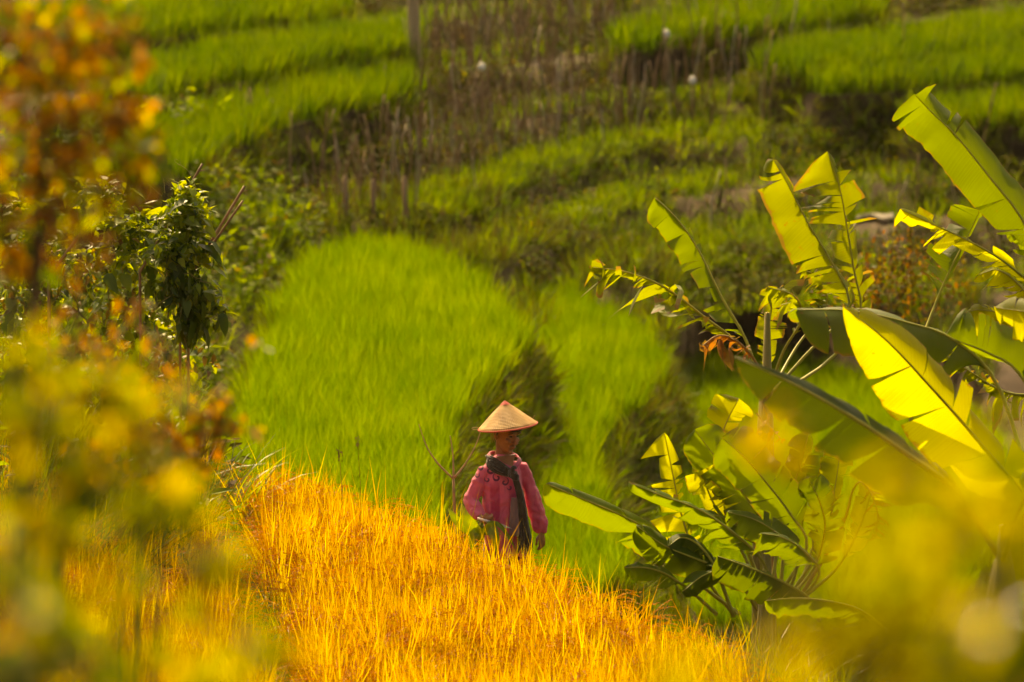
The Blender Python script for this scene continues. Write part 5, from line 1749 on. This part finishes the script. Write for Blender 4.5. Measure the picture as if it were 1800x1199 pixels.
M['flower_orange'] = foliage('flower_orange', S3((.60, .20, .02), (.66, .26, .02), (.70, .30, .03)), S3((.85, .34, .01), (.9, .42, .012), (.9, .46, .012)), .5, .4, .4, 5)
M['leaf_gloss'] = foliage('leaf_gloss', S3((.14, .10, .012), (.20, .15, .015), (.26, .20, .02)), S3((.36, .26, .006), (.5, .36, .008), (.6, .44, .01)), .35, .16, .9, 5)
LGL = leaf_meshes(M['leaf_gloss'], .09, .055)
LO, LB = leaf_meshes(M['leaf_orange'], .075, .045), leaf_meshes(M['leaf_brown'], .08, .045)
LL, LG, LY = leaf_meshes(M['leaf_lime'], .10, .062), leaf_meshes(M['leaf_green'], .11, .065), leaf_meshes(M['leaf_yellow'], .09, .058)
FO = leaf_meshes(M['flower_orange'], .05, .04, name='petal')


def gfoot(px, d):
    p = at(px, 1300, d)
    return Vector((p.x, p.y, gz(p.x, p.y)))


pb = hit(1560, 560)
shrub('orange_shrub', 'rusty orange shrub on the slope behind the tall banana leaves', pb, [[(1540, 500, (pb - CAM).length - .5), (1560, 440, (pb - CAM).length - .5)], [(1600, 470, (pb - CAM).length), (1640, 450, (pb - CAM).length)]],
      [(1540, 470, 84, .35, 70), (1600, 450, 84, .3, 50), (1570, 520, 84, .4, 70), (1510, 520, 84, .3, 50), (1640, 500, 84, .35, 55)], LB[:1] + LG[:1], 31, .03, leaf_sc=(.4, .7), fill=[(1540, 470, 84, .4, 160), (1600, 450, 84, .4, 160), (1570, 520, 84, .45, 200), (1500, 520, 84, .35, 120), (1650, 500, 84, .4, 150)], fmats=('leaf_brown', 'weed_yellow', 'weed_yellow', 'weed_brown'))

# top-left: sparse russet shrub
D1 = 26
shrub('russet_shrub', 'tall sparse russet shrub blurred at the upper left', gfoot(40, D1), [
    [(60, 600, D1), (90, 380, D1), (70, 250, D1), (150, 40, D1), (190, -60, D1)], [(20, 500, D1), (-20, 300, D1), (10, 60, D1), (0, -60, D1)], [(140, 500, D1 + .5), (170, 330, D1 + .5), (110, 180, D1 + .5)],
    [(60, 420, D1), (140, 260, D1), (220, 200, D1)]],
      [(120, 60, D1, 0.240, 40), (190, 90, D1, 0.168, 22), (40, 120, D1, 0.216, 38), (120, 180, D1, 0.216, 40), (205, 210, D1, 0.180, 30), (60, 240, D1, 0.240, 40), (150, 300, D1, 0.216, 34), (230, 290, D1, 0.144, 22),
       (20, 330, D1, 0.216, 30), (215, 40, D1, 0.096, 7), (60, 40, D1, 0.192, 22), (100, 420, D1, 0.192, 19), (10, 440, D1, 0.144, 19), (230, 330, D1, 0.120, 15)], LO + LB * 4 + LGL[:1] + LG[:2] + LY[:1], 32, .022, k=.79, fill=[(40, 40, D1, .30, 90), (130, 60, D1, .28, 80), (60, 150, D1, .32, 100), (150, 170, D1, .26, 80), (40, 260, D1, .32, 100), (140, 270, D1, .28, 80), (215, 250, D1, .18, 50), (205, 120, D1, .2, 40), (100, 350, D1, .26, 60), (-20, 150, D1, .3, 80), (10, 400, D1, .2, 50)], fmats=('leaf_brown', 'leaf_brown', 'leaf_green', 'leaf_orange', 'leaf_lime'), droop=.7, leaf_sc=(.5, 1.05))
# left middle: dead twigs with brown leaves
D2 = 33
shrub('brown_shrub', 'brown half-dead shrub blurred in front of the bean trellis', gfoot(230, D2), [
    [(250, 850, D2), (280, 700, D2), (300, 600, D2)], [(200, 820, D2), (130, 650, D2), (95, 520, D2), (110, 420, D2)], [(300, 820, D2), (390, 740, D2), (440, 640, D2), (480, 540, D2)], [(240, 800, D2), (200, 640, D2), (215, 520, D2)]],
      [(290, 640, D2, .14, 10), (220, 560, D2, .14, 10), (110, 560, D2, .14, 10), (90, 640, D2, .16, 12), (300, 740, D2, .2, 22), (250, 760, D2, .16, 16), (380, 720, D2, .13, 10), (400, 690, D2, .08, 5), (370, 760, D2, .16, 16), (450, 600, D2, .07, 4),
       (200, 660, D2, .16, 12), (320, 810, D2, .2, 20), (430, 740, D2, .12, 8), (160, 800, D2, .2, 16)], LB * 2 + LO[:1] + LGL[:1], 33, .009, k=.82, fill=[(260, 720, D2, .22, 90), (330, 780, D2, .2, 90), (220, 640, D2, .2, 60), (120, 620, D2, .2, 60), (390, 740, D2, .12, 40), (290, 830, D2, .18, 70)], fmats=('leaf_brown', 'leaf_brown', 'leaf_green'), droop=.6)
# bottom-left: lime shrub close to the camera
D3 = 15
shrub('lime_shrub', 'yellow-green leafy shrub blurred at the lower left', gfoot(120, D3), [
    [(150, 1150, D3), (220, 900, D3), (270, 700, D3)], [(60, 1150, D3), (40, 900, D3), (50, 620, D3)], [(200, 1180, D3), (330, 1000, D3), (360, 880, D3)], [(240, 1200, D3 - 1), (420, 1120, D3 - 1), (500, 1120, D3 - 1)], [(100, 1100, D3), (150, 850, D3), (180, 640, D3)]],
      [(265, 690, D3, 0.125, 14), (200, 640, D3, 0.075, 6), (60, 620, D3, 0.088, 8), (40, 700, D3, 0.125, 11), (140, 730, D3, 0.138, 14), (90, 800, D3, 0.150, 16), (230, 790, D3, 0.125, 14), (320, 850, D3, 0.100, 11), (180, 860, D3, 0.150, 17), (60, 900, D3, 0.150, 17), (260, 900, D3, 0.088, 8),
       (380, 970, D3, 0.088, 8), (330, 930, D3, 0.088, 8), (120, 960, D3, 0.125, 12), (210, 1010, D3, 0.100, 9), (40, 1000, D3, 0.150, 16), (350, 1060, D3, 0.088, 6), (420, 1070, D3, 0.088, 8), (100, 1080, D3, 0.150, 19), (230, 1120, D3, 0.125, 14), (40, 1160, D3, 0.163, 22), (160, 1180, D3, 0.150, 19),
       (300, 1150, D3 - 1, 0.100, 9), (400, 1150, D3 - 1, 0.100, 11), (490, 1130, D3 - 1, 0.088, 9), (300, 1200, D3 - 1, 0.125, 12), (440, 1200, D3 - 1, 0.125, 12)], LL * 5 + LG * 5 + LY * 2 + LO + LGL[:1], 34, .007, k=0.71, fill=[(60, 620, D3, .10, 8), (160, 660, D3, .12, 12), (260, 700, D3, .10, 11), (60, 740, D3, .13, 14), (170, 780, D3, .13, 14), (270, 820, D3, .10, 9), (60, 860, D3, .14, 16), (180, 890, D3, .12, 11), (300, 900, D3, .10, 7), (50, 980, D3, .14, 14), (120, 1080, D3, .15, 19), (40, 1150, D3, .15, 22), (220, 1150, D3, .14, 18), (320, 1120, D3, .10, 8), (350, 1190, D3, .12, 14), (430, 1160, D3, .08, 6)], fmats=('leaf_lime', 'leaf_lime', 'leaf_green', 'leaf_green', 'leaf_green', 'leaf_yellow', 'leaf_orange'), leaf_sc=(.5, 1.0))
D4 = 11.5
shrub('dark_shrub', 'dark green shrub blurred in the bottom left corner', gfoot(20, D4), [[(30, 1150, D4), (20, 1050, D4)], [(100, 1190, D4), (130, 1120, D4)], [(-20, 1150, D4), (-30, 980, D4)]],
      [(20, 1060, D4, 0.112, 19), (90, 1130, D4, 0.112, 19), (10, 1150, D4, 0.112, 19), (170, 1170, D4, 0.088, 12), (-10, 980, D4, 0.088, 12), (60, 1190, D4, 0.100, 16)], LG * 3 + LGL, 35, .008, k=0.68, leaf_sc=(.5, .9))
# bottom-right: big soft yellow foliage very near
D5 = 9.5
shrub('yellow_shrub', 'bright yellow-green shrub blurred across the lower right', gfoot(1560, D5), [
    [(1560, 1150, D5), (1530, 980, D5), (1560, 830, D5)], [(1480, 1180, D5), (1380, 1080, D5)], [(1620, 1150, D5), (1680, 960, D5), (1700, 800, D5)], [(1500, 1190, D5), (1300, 1170, D5), (1190, 1160, D5)]],
      [(1500, 960, D5, 0.075, 9), (1580, 900, D5, 0.075, 9), (1560, 1000, D5, 0.075, 9), (1490, 1060, D5, 0.075, 11), (1600, 1090, D5, 0.088, 15), (1540, 1130, D5, 0.088, 15), (1420, 1110, D5, 0.075, 9), (1480, 1170, D5, 0.100, 15), (1660, 880, D5, 0.075, 9), (1640, 990, D5, 0.075, 9), (1700, 780, D5, 0.075, 9),
       (1720, 900, D5, 0.088, 11), (1190, 1170, D5, 0.044, 9), (1230, 1190, D5, 0.050, 7), (1360, 1170, D5, 0.062, 7), (1600, 1180, D5, 0.088, 15), (1560, 830, D5, 0.050, 5), (1690, 1100, D5, 0.088, 11)], LY * 2 + LL * 3 + LGL[:1], 36, .010, k=0.68, leaf_sc=(.45, .85))
D6 = 11.5
shrub('green_shrub', 'deep green shrub blurred in the bottom right corner', gfoot(1780, D6), [
    [(1790, 1150, D6), (1760, 980, D6), (1780, 820, D6)], [(1720, 1180, D6), (1700, 1080, D6)], [(1840, 1150, D6), (1850, 900, D6)]],
      [(1780, 1120, D6, 0.100, 19), (1740, 1050, D6, 0.100, 17), (1790, 1000, D6, 0.100, 17), (1770, 900, D6, 0.100, 15), (1800, 820, D6, 0.100, 15), (1700, 1150, D6, 0.100, 19), (1780, 1190, D6, 0.100, 19), (1650, 1190, D6, 0.088, 15), (1820, 950, D6, 0.100, 15), (1760, 820, D6, 0.075, 9)], LG * 3 + LL + LGL[:1], 37, .012, k=0.68, leaf_sc=(.5, .9))
D7 = 13
shrub('flowering_spray', 'spray of orange-yellow blossoms blurred before the banana clump', gfoot(1360, D7), [[(1400, 1150, D7), (1390, 950, D7), (1350, 780, D7)], [(1380, 1100, D7), (1320, 1000, D7), (1310, 690, D7)]],
      [(1345, 755, D7, .11, 12), (1375, 800, D7, .08, 5)], FO + LY, 38, .006, k=0.54, cat='flowers', leaf_sc=(.7, 1.3), bark='vine_stem')

# ------------------------------------------------------------------ warm valley haze
x0, x1, y0, y1, z0, z1 = -170.0, 170.0, -70.0, 910.0, -35.0, 84.0
me = mesh('haze', [(x, y, z) for z in (z0, z1) for y in (y0, y1) for x in (x0, x1)], [(0, 2, 3, 1), (4, 5, 7, 6), (0, 1, 5, 4), (2, 6, 7, 3), (0, 4, 6, 2), (1, 3, 7, 5)], [])
m, nt, out = newmat('haze')
pv = nd(nt, 'ShaderNodeVolumePrincipled')
pv.inputs['Density'].default_value = .00005
pv.inputs['Color'].default_value = (.98, .90, .70, 1)
pv.inputs['Anisotropy'].default_value = .35
nt.links.new(pv.outputs[0], out.inputs['Volume'])
me.materials.append(m)
haze = obj('haze', me)
tag(haze, 'thin warm haze filling the valley', 'haze', kind='stuff')
